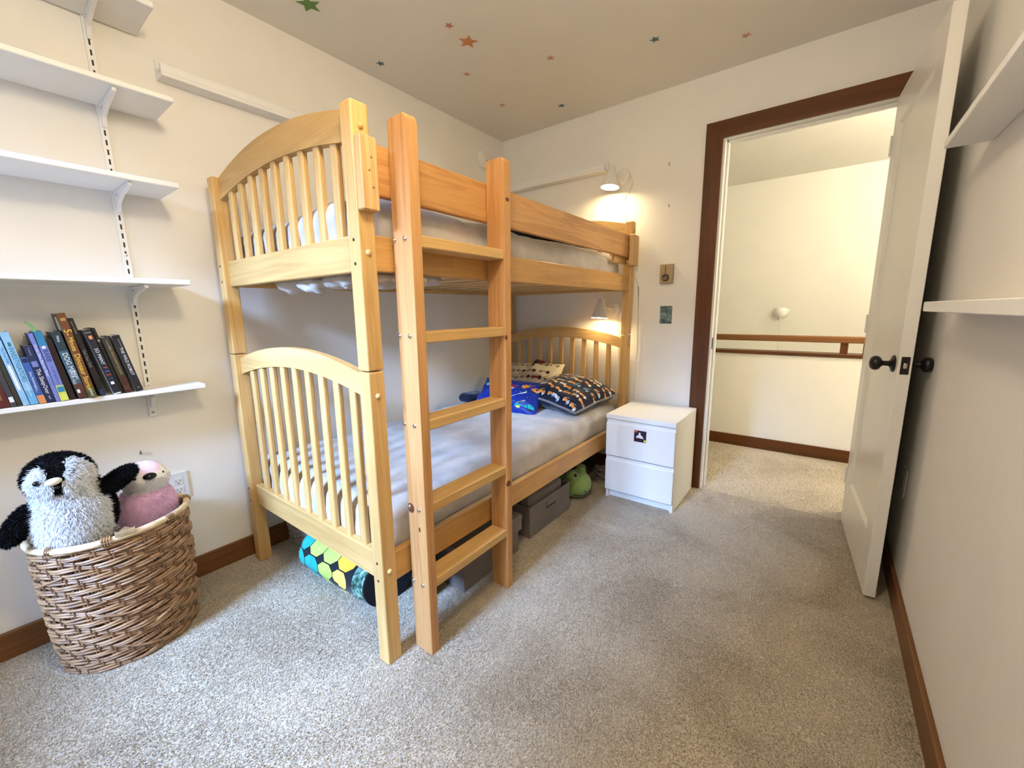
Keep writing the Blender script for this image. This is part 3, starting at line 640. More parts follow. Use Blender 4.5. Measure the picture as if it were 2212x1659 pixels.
# ================================================================== LEFT WALL SHELVES
SH = [(2.167, 0.242, 0.543, 'topmost white wall shelf on the left, cut by the photo edge', 0.018), (1.887, 0.242, 0.562, 'empty white wall shelf on the left, second from the top', 0.018), (1.601, 0.243, 0.541, 'empty white wall shelf on the left, third from the top', 0.018), (1.264, 0.236, 0.534, 'empty white wall shelf directly above the row of books', 0.019), (0.862, 0.146, 0.560, 'white wall shelf carrying the row of leaning books', 0.018)]
stdd = empty('shelf_standard', (XL, 0.409, 0.755), 'slotted white metal shelf standard with brackets on the left wall', 'shelf standard')
make('upright', B((XL, 0.398, 0.755), (XL + 0.011, 0.421, 2.40), 0.0015), 'shelf_white', stdd)
bm = NB(); z = 0.80
while z < 2.38:
    box(bm, (XL + 0.0105, 0.4065, z), (XL + 0.0114, 0.4115, z + 0.018)); z += 0.032
make('slot_row', bm, 'slot_dark', stdd, kind='stuff')
make('screw', lathe(NB(), [(0, 0), (0.005, 0), (0.005, 0.0015), (0, 0.0025)], 12, along(Vector((XL + 0.011, 0.409, 0.772)), (1, 0, 0))), 'cord_grey', stdd, True)
make('screw', lathe(NB(), [(0, 0), (0.005, 0), (0.005, 0.0015), (0, 0.0025)], 12, along(Vector((XL + 0.011, 0.409, 1.38)), (1, 0, 0))), 'chrome', stdd, True)
for (zb_, dp, ye, lab, th) in SH:
    tag(make('wall_shelf', B((XL + 0.012, YN + 0.02, zb_), (XL + dp, ye, zb_ + th), 0.0025), 'shelf_white'), lab, 'shelf')
    L = min(dp - 0.006, 0.232) - 0.02
    if dp < 0.2: L = 0.098
    x0 = XL + 0.011; pts = [(x0, zb_ - 0.068), (x0, zb_ - 0.001), (x0 + L, zb_ - 0.001), (x0 + L, zb_ - 0.012), (x0 + L * 0.45, zb_ - 0.026), (x0 + 0.035, zb_ - 0.042), (x0 + 0.018, zb_ - 0.062), (x0 + 0.010, zb_ - 0.070)]
    br = make('bracket', prism(NB(), pts, 0.4035, 0.4145, 'y'), 'shelf_white', stdd)
    for q in (0.03, 0.052): make('bracket_hole', lathe(NB(), [(0, 0), (0.0035, 0), (0.0035, 0.0006), (0, 0.0006)], 10, along(Vector((x0 + q, 0.4035, zb_ - 0.016)), (0, -1, 0))), 'cord_grey', br, True)

# ------------------------------------------------------------------ books (leaning to the left)
def text_on_spine(s, size, along_z, xoff, material, parent, xfront, thick_centre, name='title'):
    """reads from top to bottom: letters run down the spine"""
    t = text_bm(s, size)
    for v in t.verts: v.co = Vector((xfront + 0.0004, thick_centre + v.co.y + xoff, along_z - v.co.x))
    return make(name, t, material, parent, local=True)
def book(y, th, ln_, ang, front, cover, spine, label, texts=(), bands=(), depth=0.132, page=True):
    e = empty('book', (front, y, 0.8806), label, 'book', 'books on the left wall shelf', (math.radians(ang), 0, 0))
    c = 0.0016
    bm = NB(); box(bm, (-depth, 0, 0), (-c, c, ln_)); box(bm, (-depth, th - c, 0), (-c, th, ln_)); make('cover', bm, cover, e, local=True)
    make('spine', B((-c, 0, 0), (0, th, ln_), 0.0004), spine, e, local=True)
    make('page_block', B((-depth + 0.004, c, 0.003), (-c, th - c, ln_ - 0.003)), 'page_edge', e, local=True)
    for q_, (z0, z1, y0, y1, mt) in enumerate(bands): make('spine_print', B((0, th * y0, z0), (0.0003 + 0.0003 * q_, th * y1, z1)), mt, e, local=True)
    for (s, size, zt, off, mt) in texts: text_on_spine(s, size, zt, off, mt, e, 0.0016, th / 2)
    return e
F = flat
F('bk_red', (0.10, 0.014, 0.012)); F('bk_grey', (0.045, 0.046, 0.055)); F('bk_olive_dark', (0.032, 0.028, 0.016)); F('bk_ltblue', (0.26, 0.50, 0.72)); F('bk_sky', (0.13, 0.40, 0.68)); F('bk_mid', (0.035, 0.10, 0.34)); F('bk_navy', (0.010, 0.018, 0.07)); F('bk_orange', (0.70, 0.27, 0.10)); F('bk_purple', (0.10, 0.10, 0.30)); F('bk_lilac', (0.17, 0.20, 0.48)); F('bk_teal', (0.02, 0.20, 0.36)); F('bk_yellow', (0.62, 0.66, 0.12)); F('bk_maroon', (0.025, 0.012, 0.022)); F('bk_pine', (0.010, 0.035, 0.045)); F('bk_steel', (0.05, 0.11, 0.15)); F('bk_brown', (0.085, 0.030, 0.018)); F('bk_dino', (0.16, 0.050, 0.018)); F('bk_moss', (0.09, 0.085, 0.018), 0.5, 0.5); F('bk_dark', (0.010, 0.010, 0.014)); F('bk_white', (0.78, 0.80, 0.82)); F('bk_ink', (0.008, 0.008, 0.016)); F('bk_olive', (0.035, 0.030, 0.018)); F('bk_wine', (0.05, 0.012, 0.008)); F('bk_green', (0.20, 0.55, 0.26)); F('tx_white', (0.8, 0.8, 0.8)); F('tx_yellow', (0.85, 0.62, 0.06)); F('tx_grey', (0.35, 0.36, 0.38)); F('tx_navy', (0.02, 0.05, 0.16)); F('tx_red', (0.65, 0.10, 0.04)); F('tx_tealc', (0.03, 0.16, 0.20)); F('tx_gold', (0.45, 0.30, 0.10)); F('tx_blue', (0.05, 0.16, 0.55))
fx = -1.990
book(0.029, 0.0235, 0.200, 8, fx, 'bk_red', 'bk_red', 'dark red book at the left end of the book row', [('Cabinet', 0.010, 0.055, 0.0, 'tx_gold')])
book(0.0535, 0.0115, 0.215, 7.5, fx, 'bk_grey', 'bk_grey', 'slim grey book right beside the dark red book', [('A Snow', 0.007, 0.14, 0, 'tx_white')], [(0.015, 0.032, 0.1, 0.9, 'bk_white')])
book(0.0665, 0.0095, 0.215, 7.8, fx, 'bk_olive_dark', 'bk_olive_dark', 'thin dark olive book between grey and pale blue books', [])
book(0.0775, 0.0135, 0.206, 7.8, fx, 'bk_ltblue', 'bk_ltblue', 'pale blue book with small white spine lettering', [('The Great Wall', 0.0075, 0.185, 0.001, 'tx_navy')], [(0.05, 0.13, 0.25, 0.7, 'bk_white')])
book(0.0925, 0.0175, 0.232, 7.4, fx, 'bk_sky', 'bk_ltblue', 'tall light blue book with the long grey-blue title', [('INVESTIGATORS', 0.015, 0.185, 0, 'tx_tealc'), ('OFF THE HOOK', 0.006, 0.07, 0, 'tx_white')], [(0.0, 0.045, 0, 1, 'bk_sky'), (0.188, 0.20, 0.35, 0.7, 'tx_tealc')])
book(0.1115, 0.0155, 0.151, 7.7, fx, 'bk_mid', 'bk_mid', 'shortest blue book with an orange band at its foot', [('Dory Fantasmagory', 0.0075, 0.105, 0, 'tx_white'), ('Head', 0.008, 0.055, -0.003, 'tx_grey')], [(0.0, 0.027, 0, 1, 'bk_orange'), (0.135, 0.148, 0.1, 0.9, 'bk_navy')])
book(0.1285, 0.0185, 0.187, 8, fx, 'bk_navy', 'bk_navy', 'navy blue book with white serif title and pale square', [('The SleepOver', 0.0135, 0.112, 0, 'tx_white'), ('Creature', 0.007, 0.182, 0, 'tx_grey'), ('wrd', 0.007, 0.022, 0, 'tx_white')], [(0.119, 0.137, 0.12, 0.8, 'bk_lilac')])
book(0.1482, 0.0098, 0.226, 7.6, fx, 'bk_purple', 'bk_lilac', 'slim purple book with slanted white title', [('Doctor Dime, Back for More!', 0.0085, 0.19, 0, 'tx_white')])
b_ = book(0.1588, 0.0182, 0.231, 7.2, fx, 'bk_teal', 'bk_lilac', 'teal and lilac book with yellow foot and green bookmark', [('BARB', 0.0165, 0.172, 0, 'tx_navy'), ('the LAST BERZERKER', 0.0065, 0.118, 0, 'tx_navy')], [(0.185, 0.231, 0, 1, 'bk_teal'), (0.0, 0.052, 0, 1, 'bk_yellow'), (0.030, 0.048, 0.08, 0.92, 'bk_teal'), (0.175, 0.183, 0.3, 0.7, 'bk_white')])
bm = NB(); path = [(0.006, 0.205), (0.006, 0.232), (0.004, 0.245), (-0.001, 0.256), (-0.008, 0.263)]
prism(bm, [(y - 0.0035, z) for y, z in path] + [(y + 0.0035, z + 0.001) for y, z in path[::-1]], -0.034, -0.033, 'x')
make('bookmark', bm, 'bk_green', b_, local=True)
book(0.1800, 0.0150, 0.207, 8.0, fx - 0.008, 'bk_maroon', 'bk_maroon', 'dark maroon book with faint spine lettering', [('Bigfoot and Nessie', 0.0085, 0.17, 0, 'bk_wine')])
book(0.2000, 0.0215, 0.228, 8.6, fx, 'bk_pine', 'bk_steel', 'dark teal comic book with white cartoon lettering and brown foot', [('DOG MAN', 0.0175, 0.158, 0, 'tx_white'), ('BRAWL', 0.010, 0.098, 0.0045, 'tx_white'), ('OF THE WILD', 0.008, 0.100, -0.0055, 'tx_white'), ('Pilkey', 0.009, 0.215, 0, 'tx_white')], [(0.165, 0.228, 0, 1, 'bk_pine'), (0.0, 0.052, 0, 1, 'bk_brown'), (0.020, 0.032, 0.15, 0.45, 'bk_white'), (0.012, 0.024, 0.55, 0.85, 'bk_red')])
b_ = book(0.2228, 0.0205, 0.287, 7.4, fx + 0.006, 'bk_moss', 'bk_dino', 'tallest book, brown spine with big yellow lettering', [('5-', 0.026, 0.235, 0, 'tx_yellow'), ('Minute', 0.0165, 0.208, 0, 'tx_yellow'), ('Dinosaur', 0.0195, 0.152, 0, 'tx_yellow'), ('Stories', 0.0165, 0.075, 0, 'tx_yellow'), ('DINO', 0.010, 0.030, 0, 'tx_white')], [(0.0, 0.034, 0, 1, 'bk_moss'), (0.262, 0.272, 0.25, 0.8, 'tx_gold')])
make('price_sticker', B((-0.062, -0.0006, 0.232), (-0.026, 0.0, 0.276)), 'bk_white', b_, local=True)
book(0.2520, 0.0135, 0.271, 9.0, fx - 0.002, 'bk_navy', 'bk_ink', 'tall dark navy book with thin white title', [('Owl Sees Owl', 0.0105, 0.165, 0, 'tx_grey'), ('Laura Godwin', 0.0075, 0.262, 0, 'tx_grey'), ('KIDS', 0.011, 0.022, 0, 'tx_blue')])
book(0.2870, 0.0195, 0.233, 11.6, fx - 0.003, 'bk_white', 'bk_ink', 'white book whose black spine has red and blue letters', [('SO MANY', 0.0135, 0.168, 0, 'tx_white'), ('F', 0.0155, 0.101, 0, 'tx_red'), ('E', 0.0155, 0.088, 0, 'tx_blue'), ('E', 0.0155, 0.075, 0, 'tx_red'), ('T', 0.0155, 0.062, 0, 'tx_tealc')], [(0.20, 0.212, 0.3, 0.75, 'bk_orange'), (0.222, 0.224, 0.1, 0.9, 'tx_grey'), (0.036, 0.046, 0.3, 0.75, 'bk_white'), (0.0, 0.004, 0, 1, 'bk_white')])
book(0.3080, 0.0085, 0.238, 10.9, fx - 0.012, 'bk_dark', 'bk_dark', 'thin tall black book squeezed behind the white book', [], [(0.19, 0.198, 0.1, 0.9, 'tx_grey')])
book(0.3180, 0.0200, 0.204, 10.6, fx - 0.006, 'bk_olive', 'bk_olive', 'olive brown book with maroon foot, second from the right end', [('THE WILD ROBOT ESCAPES', 0.0085, 0.172, 0.001, 'tx_gold'), ('PETER BROWN', 0.005, 0.194, 0, 'tx_grey')], [(0.0, 0.06, 0, 1, 'bk_wine'), (0.012, 0.026, 0.2, 0.8, 'bk_brown')])
book(0.3475, 0.0215, 0.209, 10.9, fx - 0.008, 'bk_white', 'bk_dark', 'black book with white capitals at the right end of the row', [('THE WILD ROBOT', 0.0125, 0.165, 0, 'tx_white'), ('PETER BROWN', 0.0055, 0.196, 0.003, 'tx_grey'), ('LB', 0.007, 0.018, 0, 'tx_grey')])

# ================================================================== WICKER BASKET AND PLUSH TOYS
bc = Vector((-1.930, 0.218, 0)); BH = 0.455
bk_ = empty('wicker_basket', (bc.x, bc.y, 0), 'tall round brown wicker basket with a pale cane rim', 'basket')
def brad(z): t = z / BH; return 0.176 + 0.018 * t + 0.004 * math.sin(t * PI)
def bpt(a, z, dr): r = brad(z) + dr; return (bc.x + r * 0.97 * math.cos(a), bc.y + r * 1.03 * math.sin(a), z)
NS = 30
bm = NB()
for i in range(NS):
    a = 2 * PI * i / NS
    for off in (-0.0045, 0.0045): tube(bm, [bpt(a + off / 0.18, BH * k / 8, -0.001) for k in range(9)], 0.0036, 6)
make('stakes', bm, 'wicker_dark', bk_, True, kind='stuff')
bm = NB(); rows = 23
for r_i in range(rows):
    zc_ = 0.010 + (BH - 0.024) * r_i / (rows - 1); npt = NS * 5; tight = r_i in (0, 1, 2, 11, rows - 1, rows - 2)
    for sub in (-1, 1):
        pts = []
        for k in range(npt):
            a = 2 * PI * k / npt; wv = math.cos(a * NS / 3 + 2 * PI * r_i / 3 + sub * 0.16); wv = math.copysign(abs(wv) ** 0.8, wv)
            jit = noise.noise(Vector((math.cos(a) * 2.6 + r_i * 3.3, math.sin(a) * 2.6, sub * 2))) * 0.0042
            pts.append(bpt(a, max(0.005, zc_ + sub * 0.0042 + 0.0028 * math.sin(a * NS / 3 + 2 * PI * r_i / 3 + 0.6) + jit), (0.0058 if not tight else 0.0045) * wv + 0.0005))
        tube(bm, pts, 0.0040 + 0.0007 * random.random(), 6, True)
for k0 in range(9):   # odd rods running slantwise over the weave
    a0 = -1.3 + k0 * 0.36 + random.uniform(-0.1, 0.1); z0 = random.uniform(0.06, 0.38); dz = random.uniform(-0.05, 0.05)
    tube(bm, [bpt(a0 + 0.55 * t / 12, z0 + dz * t / 12, 0.0085 * math.sin(PI * t / 12) + 0.001) for t in range(13)], 0.0042, 6)
make('weave', bm, 'wicker', bk_, True, kind='stuff')
def rim_pt(k, n=60): a = 2 * PI * k / n; return bpt(a, BH + 0.004 * math.sin(2 * a + 0.5), 0.003)
make('rim', tube(NB(), [rim_pt(k) for k in range(60)], 0.0105, 10, True), 'cane', bk_, True)
make('basket_base', lathe(NB(), [(0, 0.004), (0.172, 0.004), (0.172, 0.012), (0, 0.012)], 30, Matrix.Translation(bc)), 'wicker_dark', bk_)
for a0, w_ in ((-0.22, 4), (0.62, 5), (-0.9, 2), (1.5, 3), (2.6, 3), (3.6, 3), (4.6, 3)):
    bm = NB()
    for k in range(w_):
        a = a0 + (k - w_ / 2) * 0.030; c = Vector(bpt(a, BH, 0.003)); rad = Vector((math.cos(a), math.sin(a), 0))
        tube(bm, [c + rad * 0.0135 * math.cos(t * PI / 5) + Vector((0, 0, 0.0135 * math.sin(t * PI / 5) - (0.0 if k % 2 else 0.0))) for t in range(10)], 0.0026, 6, True)
    make('rim_binding', bm, 'wicker', bk_, True)
bm = NB()
for k in range(10):
    a = -0.13 + k * 0.026
    if k < 9:
        for s_ in (-1, 1): pass
pts_o = [bpt(-0.13 + k * 0.026, BH + 0.008, 0.0145) for k in range(10)]; pts_i = [bpt(-0.13 + k * 0.026, BH + 0.030 - 0.006 * math.sin(k), 0.010) for k in range(10)]
vo = [bm.verts.new(p) for p in pts_o]; vi = [bm.verts.new(p) for p in pts_i]
for k in range(9): bm.faces.new((vo[k], vo[k + 1], vi[k + 1], vi[k]))
bmesh.ops.solidify(bm, geom=bm.faces[:], thickness=0.003)
make('rim_lapping', bm, 'cane', bk_, True)

def eye(parent, c, r, d): make('eye', ellipsoid(NB(), c, (r, r, r), None, 2), 'eye_black', parent, True)
# penguin
pg = empty('plush_penguin', (-1.86, 0.125, 0.42), 'shaggy black and white plush penguin sitting in the wicker basket', 'plush toy')
hc = Vector((-1.862, 0.112, 0.668)); bcn = Vector((-1.872, 0.128, 0.530))
bm = ellipsoid(NB(), bcn, (0.085, 0.098, 0.125)); ellipsoid(bm, hc, (0.076, 0.078, 0.070)); ellipsoid(bm, (-1.868, 0.125, 0.61), (0.065, 0.075, 0.06))
body = remeshed(bm, 0.007, 5)
def pen_white(c, n=None):
    if c.x < hc.x + 0.004: return False
    if c.z > 0.628:
        dy = c.y - hc.y; dz = c.z - hc.z
        if (dy / 0.068) ** 2 + (dz / 0.060) ** 2 > 1: return False
        return not (abs(dy + 0.012) < 0.010 + 0.28 * max(0, dz + 0.004))
    dy = c.y - (bcn.y - 0.014); return abs(dy) < 0.083 - 0.02 * max(0, (0.48 - c.z) / 0.06) and c.x > bcn.x + 0.012
hw_ = fur(body, 16000, 0.017, 0.0022, lambda c, n: pen_white(c), 0.45); hb_ = fur(body, 14000, 0.011, 0.0011, lambda c, n: not pen_white(c), 0.3)
for f in body.faces: f.material_index = 1 if pen_white(f.calc_center_median()) else 0
make('body', body, ['fur_black', 'fur_white'], pg, True)
make('white_fur', hw_, 'fur_white_hair', pg, kind='stuff'); make('black_fur', hb_, 'fur_black', pg, kind='stuff')
def flipper(c, r, ax, n=4200):
    q = Vector(ax).to_track_quat('Z', 'X').to_matrix(); b2 = ellipsoid(NB(), c, r, q, 4); b2.normal_update(); h = fur(b2, n, 0.011, 0.0011, lambda c_, n_: True, 0.2)
    fl = make('flipper', b2, 'fur_black', pg, True); make('flipper_fur', h, 'fur_black', fl, kind='stuff')
flipper(Vector((-1.860, 0.012, 0.545)), (0.026, 0.028, 0.062), (0.0, -0.55, -0.85)); flipper(Vector((-1.830, 0.232, 0.620)), (0.024, 0.030, 0.060), (0.05, 0.85, 0.55))
make('beak', ellipsoid(NB(), (-1.781, 0.092, 0.674), (0.013, 0.019, 0.011), Matrix.Rotation(0.18, 3, 'X'), 3), 'beak_cream', pg, True)
make('mouth', ellipsoid(NB(), (-1.784, 0.097, 0.655), (0.009, 0.008, 0.006), None, 2), 'eye_black', pg, True)
for e_ in ((-1.793, 0.060, 0.676), (-1.792, 0.134, 0.690)): eye(pg, e_, 0.0085, 0)
# pink bird
pk = empty('plush_bird', (-1.93, 0.315, 0.42), 'fluffy pink plush bird with white face and black beak in the basket', 'plush toy')
h2 = Vector((-1.935, 0.320, 0.574)); b2c = Vector((-1.935, 0.312, 0.462))
bm = ellipsoid(NB(), b2c, (0.072, 0.082, 0.095)); ellipsoid(bm, h2, (0.062, 0.066, 0.060)); body = remeshed(bm, 0.007, 5)
def bird_mat(c):
    if c.z > 0.530:
        if c.z > 0.592 and abs(c.y - h2.y - 0.008) < 0.030 and c.x < h2.x + 0.062 and c.z > 0.600: return 1
        return 0
    return 1
for f in body.faces: f.material_index = bird_mat(f.calc_center_median())
hpw = fur(body, 6000, 0.009, 0.0012, lambda c, n: bird_mat(c) == 0 and c.z < 0.575, 0.4); hpp = fur(body, 9000, 0.012, 0.0015, lambda c, n: bird_mat(c) == 1 and c.z < 0.56, 0.4)
make('body', body, ['fur_offwhite', 'fur_pink'], pk, True); make('white_fur', hpw, 'fur_offwhite_hair', pk, kind='stuff'); make('pink_fur', hpp, 'fur_pink_hair', pk, kind='stuff')
make('beak', ellipsoid(NB(), (-1.875, 0.322, 0.590), (0.016, 0.020, 0.0125), None, 3), 'eye_black', pk, True)
for e_ in ((-1.886, 0.283, 0.590), (-1.896, 0.362, 0.588)): eye(pk, e_, 0.0055, 0)
make('wing', bunch((-1.955, 0.378, 0.478), (0.040, 0.028, 0.045), 3.0), 'fur_salmon', pk, True)
# cord between outlet and basket
def plate(name, c, label, cat='outlet', nrm=1):
    e = empty(name, c, label, cat); x0, x1 = (c[0], c[0] + 0.005) if nrm > 0 else (c[0] - 0.005, c[0])
    make('cover_plate', B((x0, c[1] - 0.036, c[2] - 0.058), (x1, c[1] + 0.036, c[2] + 0.058), 0.002, 2), 'outlet_plastic', e)
    for dz in (0.020, -0.020):
        make('socket', B((x0 - 0.001, c[1] - 0.016, c[2] + dz - 0.014), (x1 + 0.0012, c[1] + 0.016, c[2] + dz + 0.014), 0.0005) if nrm > 0 else B((x0 - 0.0012, c[1] - 0.016, c[2] + dz - 0.014), (x1, c[1] + 0.016, c[2] + dz + 0.014), 0.0005), 'outlet_plastic', e)
        bm = NB(); xa, xb = (x1 + 0.001, x1 + 0.0016) if nrm > 0 else (x0 - 0.0016, x0 - 0.001)
        for dy in (-0.0065, 0.0065): box(bm, (xa, c[1] + dy - 0.001, c[2] + dz - 0.002), (xb, c[1] + dy + 0.001, c[2] + dz + 0.006))
        box(bm, (xa, c[1] - 0.0022, c[2] + dz - 0.010), (xb, c[1] + 0.0022, c[2] + dz - 0.006)); make('socket_slots', bm, 'slot_dark', e)
    return e
plate('wall_outlet', (XL, 0.452, 0.440), 'white wall outlet above the basket on the left wall')
plate('wall_outlet', (XR, 2.235, 0.440), 'wall outlet in the shadow behind the open door', 'outlet', -1)
tag(make('power_cord', tube(NB(), [(-2.09, 0.37, 0.44), (-2.085, 0.425, 0.425), (-2.090, 0.455, 0.385), (-2.100, 0.468, 0.33), (-2.105, 0.455, 0.27), (-2.10, 0.42, 0.24), (-2.112, 0.40, 0.10), (-2.112, 0.41, 0.02)], 0.0022, 6), 'cord_grey', None, True), 'thin grey cord looping beside the wicker basket', 'cord')

# ================================================================== UNDER THE BED
def fabric_bin(y0, y1, x0, x1, h, label, lid):
    e = empty('storage_bin', ((x0 + x1) / 2, (y0 + y1) / 2, 0), label, 'storage bin', 'grey fabric bins under the bed')
    t = 0.006; bm = NB(); box(bm, (x0, y0, 0), (x1, y1, t), 0.0); box(bm, (x0, y0, t), (x0 + t, y1, h)); box(bm, (x1 - t, y0, t), (x1, y1, h)); box(bm, (x0 + t, y0, t), (x1 - t, y0 + t, h)); box(bm, (x0 + t, y1 - t, t), (x1 - t, y1, h))
    make('bin_body', bm, 'bin_cloth', e)
    if lid:
        d = fleece_disp(4, 0.006); make('lid', rounded_box((x0 - 0.008, y0 - 0.008, h - 0.004), (x1 + 0.014, y1 + 0.018, h + 0.026), 0.008, (10, 12, 3), d), 'bin_cloth', e, True); make('lid_skirt', B((x1 + 0.001, y0 - 0.006, h - 0.055), (x1 + 0.012, y1 + 0.014, h - 0.002), 0.002), 'bin_cloth', e)
    else:
        make('handle_slot', B((x1, (y0 + y1) / 2 - 0.045, h * 0.62), (x1 + 0.0012, (y0 + y1) / 2 + 0.045, h * 0.72), 0.0005), 'slot_dark', e); make('handle_flap', B((x1, (y0 + y1) / 2 - 0.05, h * 0.70), (x1 + 0.006, (y0 + y1) / 2 + 0.05, h * 0.86), 0.002), 'bin_cloth', e)
        make('label_pocket', B((x1, y0 + 0.05, h * 0.40), (x1 + 0.002, y0 + 0.11, h * 0.70), 0.0006), 'bin_cloth', e)
    return e
fabric_bin(1.095, 1.475, -1.46, -1.094, 0.165, 'grey fabric bin with lid behind the ladder under the bed', True)
fb = fabric_bin(1.590, 2.000, -1.50, -1.105, 0.165, 'open grey fabric bin with handle slot under the bed', False)
tag(make('folded_cloth', rounded_box((-1.47, 1.62, 0.10), (-1.135, 1.97, 0.20), 0.03, (12, 12, 5), fleece_disp(8, 0.012)), 'bin_cloth', None, True), 'folded grey cloth lying in the open fabric bin', 'cloth')
# frog
fr = empty('plush_frog', (-1.15, 2.14, 0), 'green plush frog with bulging eyes lying under the bed', 'plush toy')
bm = ellipsoid(NB(), (-1.150, 2.165, 0.086), (0.092, 0.102, 0.084)); ellipsoid(bm, (-1.30, 2.17, 0.085), (0.13, 0.09, 0.075)); ellipsoid(bm, (-1.150, 2.100, 0.160), (0.033, 0.037, 0.033)); ellipsoid(bm, (-1.150, 2.230, 0.160), (0.033, 0.037, 0.033))
make('body', remeshed(bm, 0.007, 4), 'frog_plush', fr, True)
make('eye', ellipsoid(NB(), (-1.120, 2.097, 0.168), (0.010, 0.012, 0.011), None, 2), 'eye_black', fr, True); make('eye', ellipsoid(NB(), (-1.120, 2.239, 0.168), (0.010, 0.012, 0.011), None, 2), 'eye_black', fr, True)
bm = NB()
def on_head(a, z): 
    k = math.sqrt(max(0, 1 - ((z - 0.086) / 0.084) ** 2)); return (-1.150 + 0.092 * k * math.cos(a), 2.165 + 0.102 * k * math.sin(a), z)
make('mouth', tube(bm, [Vector(on_head(-1.20 + 1.5 * k / 14, 0.052 - 0.012 * math.cos((k / 14 - 0.5) * PI))) for k in range(15)], 0.0022, 6), 'eye_black', fr, True)
make('nostril', ellipsoid(NB(), on_head(-0.38, 0.066), (0.004, 0.003, 0.006), None, 2), 'eye_black', fr, True)
# patchwork quilt, rolled
ql = empty('patchwork_quilt', (-1.55, 0.872, 0), 'rolled patchwork quilt in teal, lime and yellow on black under the bed', 'quilt')
QX0, QX1, QY, QR = -1.800, -1.300, 0.872, 0.106
def qpt(s, a, lift=0.0):     # s along the roll, a angle round it (0 = facing the room's near end, rising)
    tw = 1 + 0.06 * noise.noise(Vector((s * 4, a, 2))); end = 1 - 0.30 * max(0, (0.18 - s) / 0.18) ** 2
    r = (QR + lift) * tw * end; y = QY - r * 1.15 * math.cos(a) + 0.03 * (s - 0.5); z = max(0.002 + lift, QR * 0.98 + r * math.sin(a))
    return Vector((QX0 + (QX1 - QX0) * s, y, z))
bm = NB(); NSq, NAq = 28, 32; V = {}
for i in range(NSq + 1):
    for j in range(NAq): V[i, j] = bm.verts.new(qpt(i / NSq, 2 * PI * j / NAq))
for i in range(NSq):
    for j in range(NAq): bm.faces.new((V[i, j], V[i, (j + 1) % NAq], V[i + 1, (j + 1) % NAq], V[i + 1, j]))
bm.faces.new([V[0, j] for j in range(NAq)]); bm.faces.new([V[NSq, j] for j in range(NAq)][::-1])
make('quilt_body', bm, 'black_cloth', ql, True)
cols_ = ['print_teal', 'print_teal', 'print_lime', 'print_lime', 'print_yellow', 'print_gold']
for i in range(6):
    for j in range(5):
        s0 = 0.10 + i * 0.196 + 0.05 * (j - 1); a0 = -0.85 + j * 0.82
        if s0 > 0.80 or s0 < 0.03: continue
        bm = NB(); hs, ha, ch = 0.094, 0.385, 0.45; out = []
        for (cx_, cy_) in ((1, ch), (ch, 1), (-ch, 1), (-1, ch), (-1, -ch), (-ch, -1), (ch, -1), (1, -ch)): out.append((s0 + cx_ * hs + cy_ * 0.016, a0 + cy_ * ha))
        c = bm.verts.new(qpt(s0, a0, 0.007)); o1 = [bm.verts.new(qpt(s, a, 0.0025)) for s, a in out]; i1 = [bm.verts.new(qpt(s0 + (s - s0) * 0.6, a0 + (a - a0) * 0.6, 0.0062)) for s, a in out]
        for k in range(8):
            k2 = (k + 1) % 8; bm.faces.new((o1[k], o1[k2], i1[k2], i1[k])); bm.faces.new((i1[k], i1[k2], c))
        ci = min(5, max(0, int(i * 1.5 + (j - 1) * 0.5))); make('patch', bm, cols_[ci], ql, True)
bm = NB(); rings = [[bm.verts.new(qpt(0.86 + 0.13 * q / 4, -1.2 + 3.2 * k / 18, 0.0025)) for k in range(19)] for q in range(5)]
for q in range(4):
    for k in range(18): bm.faces.new((rings[q][k], rings[q][k + 1], rings[q + 1][k + 1], rings[q + 1][k]))
picture('quilt_border', [(0.38, (0.02, 0.035, 0.03)), (0.48, (0.05, 0.16, 0.12)), (0.58, (0.20, 0.36, 0.28)), (0.68, (0.50, 0.66, 0.66))], 22, 2.0); make('border_strip', bm, 'quilt_border', ql, True)
# dark bag, seagrass basket, cables
tag(make('cloth_bag', rounded_box((-1.285, 0.955, 0.0), (-1.165, 1.040, 0.17), 0.035, (10, 8, 8), fleece_disp(3, 0.015)), 'navy', None, True), 'dark navy cloth bag on the floor behind the bed post', 'bag')
sg = empty('seagrass_box', (-1.95, 1.02, 0), 'low grey braided seagrass box against the wall under the bed', 'box')
bm = NB(); 
for r_i in range(9):
    z = 0.010 + r_i * 0.018; pts = []
    for (xa, ya, xb, yb) in ((-2.108, 0.860, -1.85, 0.872), (-1.85, 0.872, -1.85, 1.16), (-1.85, 1.16, -2.108, 1.16), (-2.108, 1.16, -2.108, 0.860)):
        n_ = 14
        for k in range(n_): t = k / n_; pts.append((xa + (xb - xa) * t, ya + (yb - ya) * t + 0.003 * math.sin(k * 2.4 + r_i), z + 0.003 * math.sin(k * 1.9 + r_i * 2)))
    tube(bm, pts, 0.0105, 6, True)
make('braid', bm, 'seagrass', sg, True, kind='stuff'); make('box_bottom', B((-2.10, 0.87, 0.002), (-1.86, 1.15, 0.01)), 'seagrass', sg)
cbm = NB()
for k in range(5):
    cx_, cy_, r_ = -1.115 + 0.004 * k, 2.47 + 0.02 * (k % 3), 0.045 + 0.007 * k; tube(cbm, [(cx_ + r_ * math.cos(t * 0.5 + k), cy_ + r_ * 0.7 * math.sin(t * 0.5 + k), 0.010 + 0.018 * k + 0.010 * math.sin(t)) for t in range(14)], 0.004, 6)
tag(make('cable_coil', cbm, 'cord_grey', None, True), 'loose coil of grey cable in the dark between bed and nightstand', 'cable')
